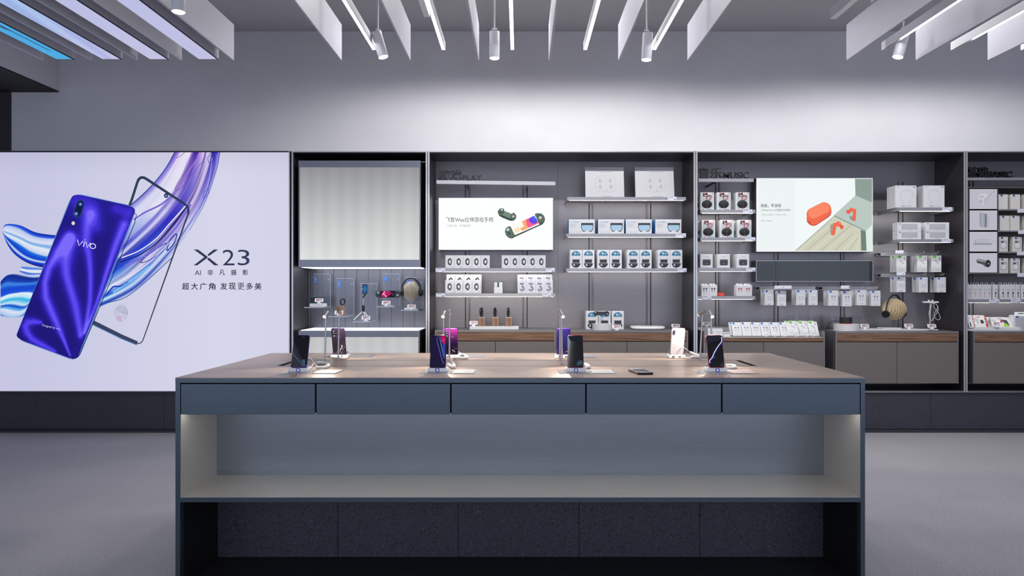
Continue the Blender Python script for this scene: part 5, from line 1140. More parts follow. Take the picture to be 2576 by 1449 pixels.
m = MB(); yy = 6.7566; m.rect(cx_ - s * .53, cx_ + s * .53, cz_ - s * .25, cz_ + s * .25, yy, EM((24, 6, 20), .8))
MG, MG2 = EM((214, 20, 120), .9), EM((240, 190, 200), .9)
m.flat([(cx_ - s * .5, cz_ - s * .2), (cx_ - s * .1, cz_ - s * .24), (cx_ + s * .34, cz_ + s * .1), (cx_ + s * .1, cz_ + s * .24), (cx_ - s * .4, cz_ + s * .24)], yy - .0002, MG)
m.line([(cx_ - s * .45, cz_ - s * .05), (cx_ - s * .3, cz_ + s * .08), (cx_ - s * .25, cz_ + s * .24)], s * .07, yy - .0004, MG2); m.line([(cx_ - s * .35, cz_ + s * .02), (cx_ - s * .18, cz_ - s * .10), (cx_ - s * .14, cz_ - s * .24)], s * .07, yy - .0005, MG2); m.line([(cx_ - s * .15, cz_ - s * .08), (cx_ + s * .2, cz_ + s * .14), (cx_ + s * .34, cz_ + s * .14)], s * .05, yy - .0004, EM((20, 4, 16), .8)); m.rect(cx_ + s * .34, cx_ + s * .44, cz_ - s * .12, cz_ + s * .1, yy - .0004, EM((90, 60, 100), .8)); m.build('phone_screen', t)
MB().box(cx_ - .012, cx_ + .012, 6.79, 6.80, z + .004, cz_ - s * .2, GLASS).box(cx_ - .04, cx_ + .04, 6.74, 6.83, z + .0006, z + .004, WPLASTIC).build('holder', t)
put_tag(971, 0, 6.70, z + .0006, 'price tag below the magenta phone controller')
x, y_, z = st(4)
BAMB = M('pale_bamboo', (206, 186, 150), .5, noise=(4, .12, (1, 1, 12)))
def disc_bust(t, cx, Y, cz, R, axis, n, prof, thick=.006, gap=.0062):
    """head shape made of upright bamboo slices"""
    ax = Vector(axis).normalized(); side = Vector((0, 0, 1)).cross(ax)
    for k in range(n):
        q = (k - (n - 1) / 2); rz = R * prof[k][0]; ry = R * prof[k][1]; c = Vector((cx, Y, cz)) + ax * q * (thick + gap)
        rings = []
        for o in (-thick / 2, thick / 2): rings.append([tuple(c + ax * o + side * (ry * math.cos(a * math.pi / 14)) + Vector((0, 0, rz * math.sin(a * math.pi / 14)))) for a in range(28)])
        MB().loft(rings, BAMB, smooth=False).build('slice', t)
def headphones(t, cx, Y, cz, half, axis, top, band_r=.0055, cup=.036):
    ax = Vector(axis).normalized(); C0 = Vector((cx, Y, cz)); side = Vector((0, 0, 1)).cross(ax)
    P = [tuple(C0 + ax * (half * math.cos(a * math.pi / 16)) + Vector((0, 0, max(0, top * math.sin(a * math.pi / 16))))) for a in range(17)]
    MB().tube(P, [band_r] * 3 + [band_r * 1.35] * 11 + [band_r] * 3, BPLAST, n=8).build('headband', t)
    for q in (-1, 1):
        c = C0 + ax * q * (half + .002) + Vector((0, 0, -cup * .4)); MB().cyl(tuple(c + ax * q * .016), tuple(c - ax * q * .004), cup * .85, BPLAST, r1=cup, n=20).build('ear_cup', t)
        MB().cyl(tuple(c - ax * q * .0045), tuple(c - ax * q * .018), cup * .98, M('soft_black_pad', (26, 26, 28), .7), r1=cup * .8, n=20).build('ear_cushion', t)
cx_, cz_ = X(1034.5, 6.80), H(733, 6.80); prof = [(.60, .6), (.74, .7), (.86, .8), (.94, .9), (1, .95), (1.02, 1), (1.0, 1), (.96, .95), (.88, .85), (.72, .7), (.5, .5)]
prof = [(a, b) for a, b in prof]
t = thing('headphone_bust', 'bamboo slice bust on the rightmost acrylic stand', 'display bust', (cx_, 6.80, z)); disc_bust(t, cx_, 6.80, cz_, .096, (1, .15, 0), 11, prof)
MB().cyl((cx_, 6.80, z + .004), (cx_, 6.80, cz_ - .09), .006, EDGE, n=8).build('post', t); MB().cbox(cx_ - .06, cx_ + .06, 6.75, 6.85, z + .0006, z + .014, WPLASTIC).build('base', t)
t = thing('headphones', 'black over-ear headphones worn by the bamboo bust beside stand four', 'headphones', (cx_, 6.80, cz_)); headphones(t, cx_, 6.79, cz_, .092, (1, -.05, 0), .125, cup=.034)
put_tag(1035, 0, 6.70, z + .0006, 'price tag below the bamboo bust on the rightmost acrylic stand')

# ================================================================ goods on the low cabinets
# A: three watch blocks on a slab
Z = 6.68; za = S['A'] + .0006
slab = thing('white_slab', 'white display slab carrying three walnut watch blocks', 'display slab', (X(1243, Z), Z, za)); MB().cbox(X(1181, Z), X(1305, Z), Z, Z + .16, za, za + pxw(0, 7.5), WHITE).build('slab', slab); zs_ = za + pxw(0, 7.5)
for i, (l, r) in enumerate([(1202.7, 1219.7), (1237.3, 1254.3), (1270.7, 1287.7)]):
    nm = ('left', 'middle', 'right')[i]; Zb = 6.71; xc = X((l + r) / 2, Zb); wq = pxw(l, r, Zb); hq = pxw(0, 22, Zb)
    t = thing('walnut_block', 'walnut watch block on the white slab, %s' % nm, 'display block', (xc, Zb, zs_), 'walnut watch blocks'); MB().cbox(xc - wq / 2, xc + wq / 2, Zb, Zb + wq, zs_ + .0004, zs_ + hq - .004, BLOCKW, .0008).build('block', t); MB().box(xc - wq / 2, xc + wq / 2, Zb, Zb + wq, zs_ + hq - .0038, zs_ + hq, M('pale_block_top', (206, 176, 158), .5)).build('top_plate', t)
    t = thing('smart_bracelet', 'upright black bracelet on the %s walnut watch block' % nm, 'wristband', (xc, Zb + .03, zs_ + hq), 'bracelets on walnut blocks'); k = (1.0, .7, .55)[i]
    P = [(xc - .003 + .008 * k * math.sin(a * math.pi / 12), Zb + .03 + .026 * math.sin(a * math.pi / 12), zs_ + hq + .050 + .036 * math.cos(a * math.pi / 12)) for a in range(24)]
    MB().tube(P, .0085, BPLAST, n=8, closed=True).build('band', t); MB().box(xc - .016 * k - .004, xc - .001, Zb - .0005, Zb + .006, zs_ + hq + .055, zs_ + hq + .085, BGLOSS).build('face', t)
    MB().cyl((xc, Zb + .03, zs_ + hq + .0003), (xc, Zb + .03, zs_ + hq + .012), .01, GLASS, n=12).build('clear_foot', t)
put_tag(1191.5, 0, 6.72, zs_ + .0004, 'price tag left of the three walnut watch blocks')
# B: controller boxes, controller on puck, body scale
zb = S['B'] + .0006
for i, c in enumerate((1489.3, 1521, 1554.3)): ctrl.put((X(c, 6.74), 6.74, zb), 'teal topped controller box standing on the low cabinet, %s' % nth(i, 3), 'controller boxes on the low cabinet')
ctrl.put((X(1489.3, 6.74), 6.82, zb), 'controller box behind the leftmost one on the low cabinet', 'controller boxes on the low cabinet')
pz = zb + pxw(0, 16, 6.64)
t = thing('white_puck', 'round white display puck before the controller boxes', 'display block', (X(1514.5, 6.67), 6.67, zb)); MB().cyl((X(1514.5, 6.67), 6.67, zb), (X(1514.5, 6.67), 6.67, pz), pxw(0, 24.5, 6.65), WHITE, n=40).build('puck', t)
t = thing('game_controller', 'black stretch game controller on a clear holder over the white puck', 'controller', (X(1513, 6.66), 6.66, pz)); cx_, cz_, s = X(1513, 6.66), H(788.5, 6.66), pxw(0, 20, 6.66)
controller(t, cx_, cz_, 6.655, s * 1.0, None, DGREY)
MB().box(cx_ - .018, cx_ + .018, 6.674, 6.678, pz + .0004, cz_ - s * .2, GLASS).build('clear_holder', t)
put_tag(1551.5, 0, 6.62, zb, 'price tag before the rightmost controller box on the low cabinet')
t = thing('body_scale', 'flat white rounded body scale on the low cabinet', 'scale', (X(1635, 6.74), 6.74, zb)); xs0, xs1 = X(1591, 6.65), X(1679, 6.65); b = MB(); R = []
for zz, k in ((zb + .004, .93), (zb + .010, .985), (zb + .018, 1.0), (zb + .026, .985), (zb + .030, .95)):
    R.append([((xs0 + xs1) / 2 + (xs1 - xs0) / 2 * k * (abs(math.cos(a * math.pi / 18)) ** .7) * (1 if math.cos(a * math.pi / 18) > 0 else -1), 6.79 + .15 * k * (abs(math.sin(a * math.pi / 18)) ** .7) * (1 if math.sin(a * math.pi / 18) > 0 else -1), zz) for a in range(36)])
b.loft(R, M('white_gloss_glass', (240, 240, 242), .15)); b.build('platform', t)
for a, c in ((-.075, 6.73), (.075, 6.73), (-.075, 6.84), (.075, 6.84)): MB().loft([[((xs0 + xs1) / 2 + a + .02 * math.cos(q * math.pi / 8), c + .035 * math.sin(q * math.pi / 8), zz) for q in range(16)] for zz in (zb + .0302, zb + .0308)], EINK).build('foot_pad', t)
for a in (-.11, .11): MB().cyl(((xs0 + xs1) / 2 + a, 6.79, zb), ((xs0 + xs1) / 2 + a, 6.79, zb + .0038), .012, BPLAST, n=12).build('rubber_foot', t)
put_tag(1700, 0, 6.80, zb, 'price tag at the right end of the scale cabinet')
# C: tray of sloping packs
zc_ = S['C'] + .0006; lean = -.50
def tray_pack(w, h, art, name):
    t = thing(name, 'pack', 'package'); MB().cbox(-w / 2, w / 2, 0, .020, 0, h, BOXW, .001).build('carton', t); a = MB(); art(a, w, h); a.build('printed_front', t); return Proto(t)
wpk = pxw(0, 23.0, 6.62)
tp = tray_pack(wpk, .135, art_pack(1), 'earphone_pack'); tg = tray_pack(wpk * 1.05, .145, art_green, 'pen_pack')
for i in range(6): tp.put((X(1857.5 + 24.0 * i, 6.61), 6.625, zc_ + .0110), 'blue tagged earphone pack sloping in the tray, %s' % nth(i, 6), 'sloping blue tagged packs', rx=lean)
for i in range(3): tg.put((X(2001 + 25.2 * i, 6.61), 6.625, zc_ + .0110), 'green tabbed pen pack sloping in the tray, %s' % nth(i, 3), 'sloping green tabbed packs', rx=lean)
for i in range(6): tp.put((X(1853.5 + 24.0 * i, 6.61), 6.662, zc_ + .0110), 'blue tagged pack in the rear layer of the tray, %s' % nth(i, 6), 'rear layer of blue tagged packs', rx=lean)
for i in range(3): tg.put((X(1997 + 25.2 * i, 6.61), 6.662, zc_ + .0160), 'green tabbed pack in the rear layer of the tray, %s' % nth(i, 3), 'rear layer of green packs', rx=lean)
WC = M('white_cable_rubber', (240, 240, 240), .35)
for i, px in enumerate([1926, 1949, 1972, 2004, 2028, 2044]):
    P = smooth_path([(X(px - 4, 6.7), 6.692, zc_ + .125), (X(px + 3, 6.67), 6.665, zc_ + .095), (X(px + 9, 6.64), 6.632, zc_ + .055), (X(px + 6, 6.62), 6.606, zc_ + .016), (X(px - 3, 6.61), 6.600, zc_ + .004)], 14)
    tag(MB().tube(P, .0026, WC, n=6).build('security_cable'), 'white security cable curling over the sloping packs, %s' % nth(i, 6), 'cable', 'tray security cables')
def art_glass(m, w, h):
    m.line([(w * (-.34 + .08 * k), h * (.52 + .16 * math.sin(k * 1.1))) for k in range(9)], w * .035, E, EPW); m.line([(w * (-.34 + .08 * k), h * (.38 + .10 * math.sin(k * 1.1 + 1))) for k in range(9)], w * .025, E, INKL)
sm = tray_pack(pxw(0, 19, 6.62), .072, art_glass, 'flat_earhook_box')
for i, c in enumerate((1771.0 + 9, 1792.5, 1811)): 
    if i == 0: continue
    sm.put((X(c, 6.62), 6.64, zc_ + .006), 'small white box with earhook print left of the sloping packs, %s' % ('left one' if i == 1 else 'right one'), 'small earhook boxes', rx=-.25)
t = thing('white_tray', 'small white plastic rest between the earhook boxes and sloping packs', 'tray', (X(1829, 6.64), 6.64, zc_)); MB().cbox(X(1821, 6.62), X(1838, 6.62), 6.63, 6.69, zc_ + .0004, zc_ + .034, WPLASTIC).cbox(X(1820, 6.62), X(1839, 6.62), 6.625, 6.70, zc_ + .0345, zc_ + .040, WPLASTIC).build('rest', t)
t = thing('rear_ledge', 'narrow white ledge at the back of the pack tray', 'ledge', (X(1922, 6.9), 6.9, zc_)); MB().box(X(1772, 6.62) , X(2074, 6.62) , 6.86, ZB - .014, zc_, zc_ + .075, M('ledge_grey', (190, 190, 194), .4)).build('ledge', t)
for px, lb in ((1768 + 10, 'price tag at the left end of the pack tray'), (1880, 'price tag behind the blue tagged sloping packs, left one'), (1931, 'price tag behind the blue tagged sloping packs, right one')): put_tag(px, 0, 6.90, zc_ + .0755 if px > 1800 else zc_ + .0755, lb)
# D: round speaker on white drum, headphones on bust, earphone T stand
zd_ = S['D'] + .0006; dz = zd_ + pxw(0, 17, 6.64)
t = thing('white_puck', 'wide white drum plinth under the small black speaker', 'display block', (X(2129, 6.70), 6.70, zd_)); MB().cyl((X(2129, 6.70), 6.70, zd_), (X(2129, 6.70), 6.70, dz), pxw(0, 30.5, 6.66), WHITE, n=40).build('puck', t)
t = thing('small_speaker', 'small black drum speaker with a red base ring', 'speaker', (X(2129, 6.70), 6.70, dz)); xc = X(2129, 6.69); MB().cyl((xc, 6.70, dz + .0065), (xc, 6.70, dz + .060), .055, SPK, n=32).build('drum', t); MB().cyl((xc, 6.70, dz + .0004), (xc, 6.70, dz + .006), .050, RC, r1=.054, n=32).build('red_base', t); MB().cyl((xc, 6.70, dz + .0602), (xc, 6.70, dz + .062), .050, PR((84, 92, 100)), n=32).build('top_plate', t)
MB().tube(smooth_path([(xc - .03, 6.752, dz + .02), (xc - .09, 6.78, dz + .022), (xc - .12, 6.80, dz - .01), (xc - .125, 6.81, zd_ + .004)], 12), .0025, BPLAST, n=6).build('power_cable', t)
put_tag(2176, 0, 6.68, zd_ + .0135, 'price tag between the white drum plinth and the headphone bust')
t = thing('white_slab', 'long white slab under the headphone bust', 'display slab', (X(2247, 6.70), 6.70, zd_)); MB().cbox(X(2163, 6.66), X(2331, 6.66), 6.66, 6.90, zd_, zd_ + .013, WHITE).cbox(X(2222, 6.72), X(2268, 6.72), 6.72, 6.84, zd_ + .0132, zd_ + .024, WHITE).build('slab', t)
cx_, cz_ = X(2249, 6.78), H(778, 6.78); prof = [(.38, .4), (.58, .6), (.76, .75), (.90, .88), (1.0, .95), (1.03, 1), (1.02, 1), (.96, .98), (.88, .9), (.78, .8), (.64, .7), (.48, .5)]
t = thing('headphone_bust', 'bamboo slice bust on a post standing on the long white slab', 'display bust', (cx_, 6.78, zd_)); disc_bust(t, cx_, 6.78, cz_, .100, (.85, .52, 0), 12, prof, .0055, .0145)
MB().cyl((cx_, 6.78, zd_ + .0243), (cx_, 6.78, cz_ - .085), .0105, M('grey_post', (120, 112, 112), .4, .5), n=12).build('post', t)
t = thing('headphones', 'black headphones worn by the bamboo bust beside the white earphone stand', 'headphones', (cx_, 6.78, cz_)); headphones(t, cx_ - .0, 6.775, cz_ - .030, .134, (.85, .52, 0), .165, cup=.036)
put_tag(2287, 0, 6.70, zd_ + .0135, 'price tag right of the headphone bust post'); put_tag(2345, 0, 6.66, zd_ + .013, 'price tag before the white earphone stand')
t = thing('earphone_stand', 'white T shaped stand with hanging white earphones', 'display stand', (X(2342, 6.72), 6.72, zd_)); xc = X(2342, 6.72); zt_ = H(762, 6.72)
MB().cbox(X(2324, 6.70), X(2358, 6.70), 6.69, 6.77, zd_, zd_ + .0125, WPLASTIC).build('base', t); MB().cyl((xc, 6.735, zd_ + .0126), (xc, 6.735, zt_ - .0005), .0065, M('silver_post', (210, 206, 208), .3, .6), n=12).build('post', t); MB().cbox(X(2324.5, 6.72), X(2360.5, 6.72), 6.71, 6.75, zt_, zt_ + .014, WPLASTIC).build('cross_plate', t)
t = thing('wired_earphones', 'white wired earphones looped over the T shaped stand', 'earphones', (xc, 6.70, zt_ + .014))
for a in (-.018, .016): MB().ball((xc + a, 6.725, zt_ + .0215), (.009, .008, .007), WPLASTIC, 10, 6).build('earbud', t)
def pz4(px, py, Z): return (X(px, Z), Z, H(py, Z))
MB().tube(smooth_path([pz4(2345, 763, 6.702), pz4(2356, 766, 6.702), pz4(2360, 780, 6.700), pz4(2351, 795, 6.70), pz4(2345, 806, 6.702), pz4(2340, 802, 6.702), pz4(2337, 788, 6.70), pz4(2342, 772, 6.705), pz4(2343, 763, 6.706)], 50), .0020, WC, n=6).tube(smooth_path([pz4(2349, 763, 6.696), pz4(2351, 775, 6.695), pz4(2360, 786, 6.694), pz4(2365, 798, 6.694), pz4(2361, 805, 6.694), pz4(2353, 800, 6.694), pz4(2350, 790, 6.694), pz4(2357, 778, 6.694), pz4(2360, 770, 6.695)], 50), .0020, WC, n=6).build('cable', t)

# ================================================================ basic cabinet
Zg = 6.64
PF = thing('picture_shelf_unit', 'dark framed unit with four pale accessory pictures beside small shelves', 'shelf unit', (X(2560, Zg), Zg, H(690, Zg)))
fx0, fx1, fz0, fz1 = X(2433.8, Zg), X(2740, Zg), H(690, Zg), H(470, Zg)
UN = M('unit_grey_metal', (120, 116, 114), .4, .7)
for a in ((fx0, fx0 + .010, fz0, fz1), (fx1 - .010, fx1, fz0, fz1), (fx0 + .0102, fx1 - .0102, fz1 - .010, fz1), (fx0 + .0102, fx1 - .0102, fz0, fz0 + .010)): MB().box(a[0], a[1], Zg, ZB - .012, a[2], a[3], UN).build('frame_panel', PF)
MB().box(fx0 + .0102, fx1 - .0102, ZB - .03, ZB - .012, fz0 + .0102, fz1 - .0102, UN).build('back_panel', PF)
dvx = X(2512, Zg); MB().box(dvx - .004, dvx, Zg + .004, ZB - .031, fz0 + .0102, fz1 - .0102, UN).build('divider', PF)
PBG = EM((204, 202, 216), .8)
def PC(r, g, b): return EM((r, g, b), .8)
shz = []
def zy(a, b, Z=Zg): return (X(2430 + a / 6.034, Z), H(460 + b / 6.037, Z))
for i, (a, b) in enumerate([(475, 525.8), (529, 579), (582.7, 633), (636.3, 686)]):
    z0, z1 = H(b, Zg), H(a, Zg); x0, x1 = X(2440, Zg), X(2510, Zg)
    MB().box(x0, x1, Zg + .008, Zg + .03, z0, z1, M('panel_edge', (90, 88, 90), .5)).build('picture_block', PF)
    q = MB(); q.rect(x0 + .001, x1 - .001, z0 + .001, z1 - .001, Zg + .0074, PBG)
    def P_(pts, m, d=0):
        P = [zy(*p) for p in pts]; A = sum(P[k][0] * P[(k + 1) % len(P)][1] - P[(k + 1) % len(P)][0] * P[k][1] for k in range(len(P))); q.flat(P if A > 0 else P[::-1], Zg + .007 - d, m)
    if i == 0:
        P_([(188, 200), (225, 165), (270, 160), (345, 185), (285, 235)], PC(222, 222, 230)); P_([(186, 200), (286, 236), (282, 342), (190, 308)], PC(212, 212, 222), .0001); P_([(286, 236), (345, 186), (345, 290), (282, 342)], PC(196, 196, 208), .0001)
        for a_ in (212, 234, 258): P_([(a_, 212), (a_ + 6, 214), (a_ + 20, 202), (a_ + 12, 198)], PC(40, 40, 50), .0003)
        for a_ in (210, 236): P_([(a_, 262), (a_ + 12, 266), (a_ + 12, 306), (a_, 302)], PC(150, 150, 165), .0003)
        q.line([zy(345, 205), zy(400, 150), zy(455, 100)], .003, Zg + .0068, PC(170, 170, 184)); q.line([zy(345, 220), zy(405, 160), zy(470, 100)], .003, Zg + .0068, PC(180, 180, 192))
    if i == 1:
        P_([(215, 460), (240, 455), (305, 465), (320, 480), (318, 672), (300, 678), (230, 665), (216, 655)], PC(156, 160, 172)); P_([(232, 462), (286, 466), (286, 670), (232, 662)], PC(176, 180, 190), .0002); P_([(300, 468), (320, 480), (318, 672), (300, 678)], PC(110, 114, 128), .0002)
        q.line([zy(*p) for p in smooth_path([(310, 466), (332, 475), (342, 520), (340, 640), (334, 666), (326, 640), (322, 520), (314, 480)], 20)], .0022, Zg + .0068, PC(120, 122, 134))
    if i == 2:
        P_([(120, 880), (130, 852), (390, 852), (404, 876), (404, 915), (118, 910)], PC(200, 200, 210)); P_([(118, 910), (404, 915), (400, 942), (120, 940)], PC(160, 162, 174), .0001); q.line([zy(404, 896), zy(468, 898)], .003, Zg + .0068, PC(170, 172, 182))
        for a_ in (205, 262, 318):
            for b_ in (858, 882): P_([(a_ - 10, b_), (a_ + 24, b_), (a_ + 24, b_ + 4), (a_ - 10, b_ + 4)], PC(110, 112, 124), .0003)
        for b_ in (864, 878, 890): P_([(148, b_), (164, b_), (164, b_ + 5), (148, b_ + 5)], PC(60, 62, 74), .0003)
    if i == 3:
        P_([(165, 1180), (180, 1158), (210, 1155), (300, 1180), (350, 1165), (385, 1200), (382, 1245), (350, 1285), (300, 1272), (260, 1240), (175, 1215)], PC(84, 88, 96)); P_([(180, 1166), (210, 1160), (300, 1188), (330, 1180), (300, 1205), (180, 1185)], PC(160, 164, 172), .0002)
        P_([(345 + 36 * math.cos(k * math.pi / 9), 1225 + 50 * math.sin(k * math.pi / 9)) for k in range(18)], PC(30, 34, 38), .0003); q.text('15', X(2430 + 334 / 6.034, Zg), X(2430 + 362 / 6.034, Zg), H(460 + 1240 / 6.037, Zg), H(460 + 1212 / 6.037, Zg), Zg + .0064, PC(220, 226, 230)); P_([(200, 1206), (214, 1200), (220, 1212), (206, 1216)], PC(20, 22, 26), .0003)
    q.build('picture_print', PF)
    if i < 4:
        zsf = H((525.8, 579.5, 633, 686.5)[i], Zg)
        if i < 3: MB().box(dvx + .0002, fx1 - .0104, Zg + .004, ZB - .031, zsf - .012, zsf, SHELFM).build('shelf', PF)
        else: zsf = fz0 + .0103
        MB().box(X((2559, 2561, 2558, 2559)[i], Zg), X(2590, Zg), Zg - .004, Zg - .0005, zsf - .034, zsf + .001, TAGW).build('price_label', PF); shz.append(zsf)
for k in range(1, 4): pass
def art_plain(m, w, h):
    m.rect(-w * .28, -w * .06, h * .87, h * .985, E, PR((20, 70, 150))); m.rect(-w * .25, w * .05, h * .80, h * .81, E, INKL)
def art_chg(m, w, h):
    art_plain(m, w, h); m.flat(rr(-w * .32, w * .34, h * .22, h * .74, .004), E, PR((150, 150, 152))); m.flat(rr(-w * .29, w * .31, h * .25, h * .71, .003), E - .0001, PR((200, 200, 202))); m.flat(rr(-w * .28, w * .24, h * .26, h * .58, .005), E - .0002, PR((236, 236, 238))); m.rect(-w * .26, -w * .0, h * .60, h * .70, E - .0002, PR((70, 64, 62))); m.rect(-w * .1, w * .26, h * .09, h * .105, E, INKL)
cp = pbox('accessory_box', pxw(0, 24, Zg), pxw(0, 37.5, Zg), .07, art_plain, front=M('warm_white_card', (226, 222, 218), .5)); cc = pbox('charger_box', pxw(0, 22.5, Zg), pxw(0, 37.5, Zg), .05, art_chg, front=M('warm_white_card'))
for i in range(4):
    for j, c in enumerate(((2524.5, 2556, 2590), (2528.5, 2555, 2590), (2525.5, 2561, 2594), (2526, 2556.5, 2590))[i]):
        (cp if i < 2 else cc).put((X(c, Zg + .02), Zg + .025 + (.003 if j else 0), shz[i] + .0006), '%s in the %s row right of the pictures, %s' % ('plain white box' if i < 2 else 'white charger box', ('topmost', 'second', 'third', 'lowest')[i], nth(j, 3)), 'boxes beside the accessory pictures')
# slim cable boxes
def art_cable(col, full=1):
    def f(m, w, h):
        m.rect(-w * .2, w * .3, h * .66, h * .68, E, INK); m.rect(-w * .3, w * .4, h * .61, h * .62, E, INKL); m.rect(0, w * .12, h * .12, h * .42, E, col); m.flat(ell(w * .06, h * .42, w * .17, h * .055, 10), E - .0001, col); m.rect(w * .0, w * .12, h * .44, h * .54, E, col)
    return f
def loopx(t, w, h, d): MB().tube(smooth_path([(-w * .2, d * .4, h - .001), (-w * .3, d * .4, h + .012), (0, d * .4, h + .018), (w * .3, d * .4, h + .012), (w * .1, d * .4, h - .001)], 10), .0018, WC, n=5).build('loop', t)
s1 = pbox('cable_box', pxw(0, 11.6), pxw(0, 37.5), .09, art_cable(PR((200, 160, 150))), extra=loopx); s2 = pbox('cable_box', pxw(0, 12), pxw(0, 37.5), .09, art_cable(PR((30, 30, 36))), extra=loopx)
for i, c in enumerate((2440, 2452, 2464, 2476, 2488)): s1.put((X(c, ZP), ZP, S['b1'] + .0006), 'slim white cable box with pale rose cable print, %s' % nth(i, 5), 'slim rose cable boxes')
for i, c in enumerate((2504, 2522.5, 2535, 2547.5, 2560.5, 2575)): s2.put((X(c, ZP), ZP, S['b1'] + .0006), 'slim white cable box with black cable print, %s' % nth(i, 6), 'slim black cable boxes')
# counter of the basic cabinet
ze = S['E'] + .0006
t = thing('white_slab', 'white display slab at the far right under sloping blister packs', 'display slab', (X(2510, 6.66), 6.66, ze)); MB().cbox(X(2434, 6.62), X(2572, 6.62), 6.63, 6.90, ze, ze + .018, WHITE, .001).cbox(X(2455, 6.62), X(2571, 6.62), 6.64, 6.66, ze + .0182, ze + .034, WHITE, .001).build('slab', t)
REDC = PR((190, 40, 50))
def art_red(v):
    def f(m, w, h):
        m.flat([(w * .36, h), (w * .36, 0), (w * .5, 0), (w * .5, h)][::1], E, REDC); m.flat(ell(w * .43, h * .82, w * .04, w * .04, 8), E - .0001, WPR); m.rect(w * .40, w * .46, h * .55, h * .62, E - .0001, WPR); m.rect(w * .40, w * .46, h * .35, h * .42, E - .0001, WPR)
        m.rect(-w * .2, w * .0, h * .82, h * .88, E, REDI)
        if v == 0: m.flat(ell(w * .12, h * .46, w * .14, h * .14, 14), E, PR((50, 54, 58))); m.rect(-w * .02, w * .22, h * .56, h * .62, E - .0001, PR((70, 72, 78))); m.rect(-w * .24, -w * .20, h * .3, h * .7, E, PR((90, 60, 66)))
        if v == 1: m.flat([(-w * .05, h * .8), (w * .22, h * .72), (w * .30, h * .2), (w * .12, h * .34)], E, PR((56, 70, 70))); m.flat([(w * .02, h * .3), (w * .16, h * .42), (w * .30, h * .12), (w * .02, h * .1)][::-1], E - .0002, PR((150, 200, 60))); m.flat([(-w * .1, h * .7), (0, h * .74), (w * .02, h * .5), (-w * .08, h * .46)][::-1], E - .0001, REDC)
        for k in range(4): m.rect(-w * (.46 - .05 * k), -w * (.44 - .05 * k), h * .5, h * .8, E, INKL)
        if v == 2: m.rect(-w * .3, -w * .1, h * .1, h * .45, E, PR((50, 70, 90)))
    return f
for v, (l, r, hh, nm) in enumerate([(2452, 2485, 31, 'sloping white pack with round car charger and red edge'), (2496, 2551, 26, 'sloping white pack with green and dark gadget and red edge'), (2437, 2452, 30, 'narrow white pack with blue plugs left of the car charger pack')]):
    pp = tray_pack(pxw(l, r, 6.68), pxw(0, hh, 6.68) * 1.08, art_red(v), 'blister_pack'); pp.put((X((l + r) / 2 + 2, 6.68), 6.68, ze + .027), nm, None, rx=-.4); 
    if v == 0: pp.put((X((l + r) / 2 - 3, 6.68), 6.725, ze + .027), 'pack behind the round car charger pack', None, rx=-.4)
    if v == 1: pp.put((X((l + r) / 2 - 2, 6.68), 6.725, ze + .027), 'pack behind the green and dark gadget pack', None, rx=-.4)
put_tag(2507, 0, 6.635, ze + .0345, 'price tag on the far right slab between the blister packs')
pbx = pbox('accessory_box', .17, pxw(0, 39, 6.68), .06, lambda m, w, h: (m.rect(-w * .38, w * .46, h * .04, h * .9, E + .0001, PR((176, 178, 186))), m.rect(-w * .34, -w * .2, h * .84, h * .94, E, PR((30, 70, 150)))), extra=lambda t, w, h, d: MB().box(-w * .3, w * .4, d * .5, d * .5 + .0012, h + .0003, h + .028, BOXW).rect(-w * .1, w * .2, h + .010, h + .018, d * .5 - .0004, CBK).build('hang_tab', t)); pbx.put((X(2548, 6.66) + .086, 6.66, ze), 'wide white box with blue tag at the right picture edge', None)

# ================================================================ things on the island table
zt = TTOP
def phone(name, label, loc, rz, lean, edge, back, art, cat='phone', group=None, front=True):
    """display phone: shell, screen, back glass, camera; origin at its lower edge, screen towards -y"""
    w, h, d = .074, .156, .0082; t = thing(name, label, cat, loc, group)
    b = MB(); R = [[(p[0], yy, p[1]) for p in rr(-w / 2 + i, w / 2 - i, i, h - i, .009 - i * .5, 5)] for yy, i in ((d, .0016), (d - .0016, 0), (.0016, 0), (0, .0016))]; b.loft(R, edge, True).build('shell', t, local=True)
    MB().flat(rr(-w / 2 + .0016, w / 2 - .0016, .0016, h - .0016, .008, 5), -.0003, BGLOSS).build('screen_glass', t, local=True)
    if art: m = MB(); art(m, w, h); m.build('screen_image', t, local=True)
    m = MB(); m.add([(p[0], d + .0003, p[1]) for p in rr(-w / 2 + .0016, w / 2 - .0016, .0016, h - .0016, .008, 5)], [tuple(reversed(range(24)))], back); m.build('back_glass', t, local=True)
    m = MB(); m.plate(rr(w / 2 - .020, w / 2 - .009, h - .036, h - .009, .005, 4), d + .0004, d + .0022, BGLOSS)
    m.cyl((w / 2 - .0145, d + .0023, h - .0155), (w / 2 - .0145, d + .0028, h - .0155), .0042, PR((90, 100, 130)), n=12).cyl((w / 2 - .0145, d + .0023, h - .028), (w / 2 - .0145, d + .0028, h - .028), .0042, PR((90, 100, 130)), n=12).cyl((w / 2 - .0145, d + .0004, h - .044), (w / 2 - .0145, d + .0009, h - .044), .0028, PR((220, 216, 200)), n=10); m.build('camera', t, local=True)
    t.rotation_euler = (lean, 0, rz); return t
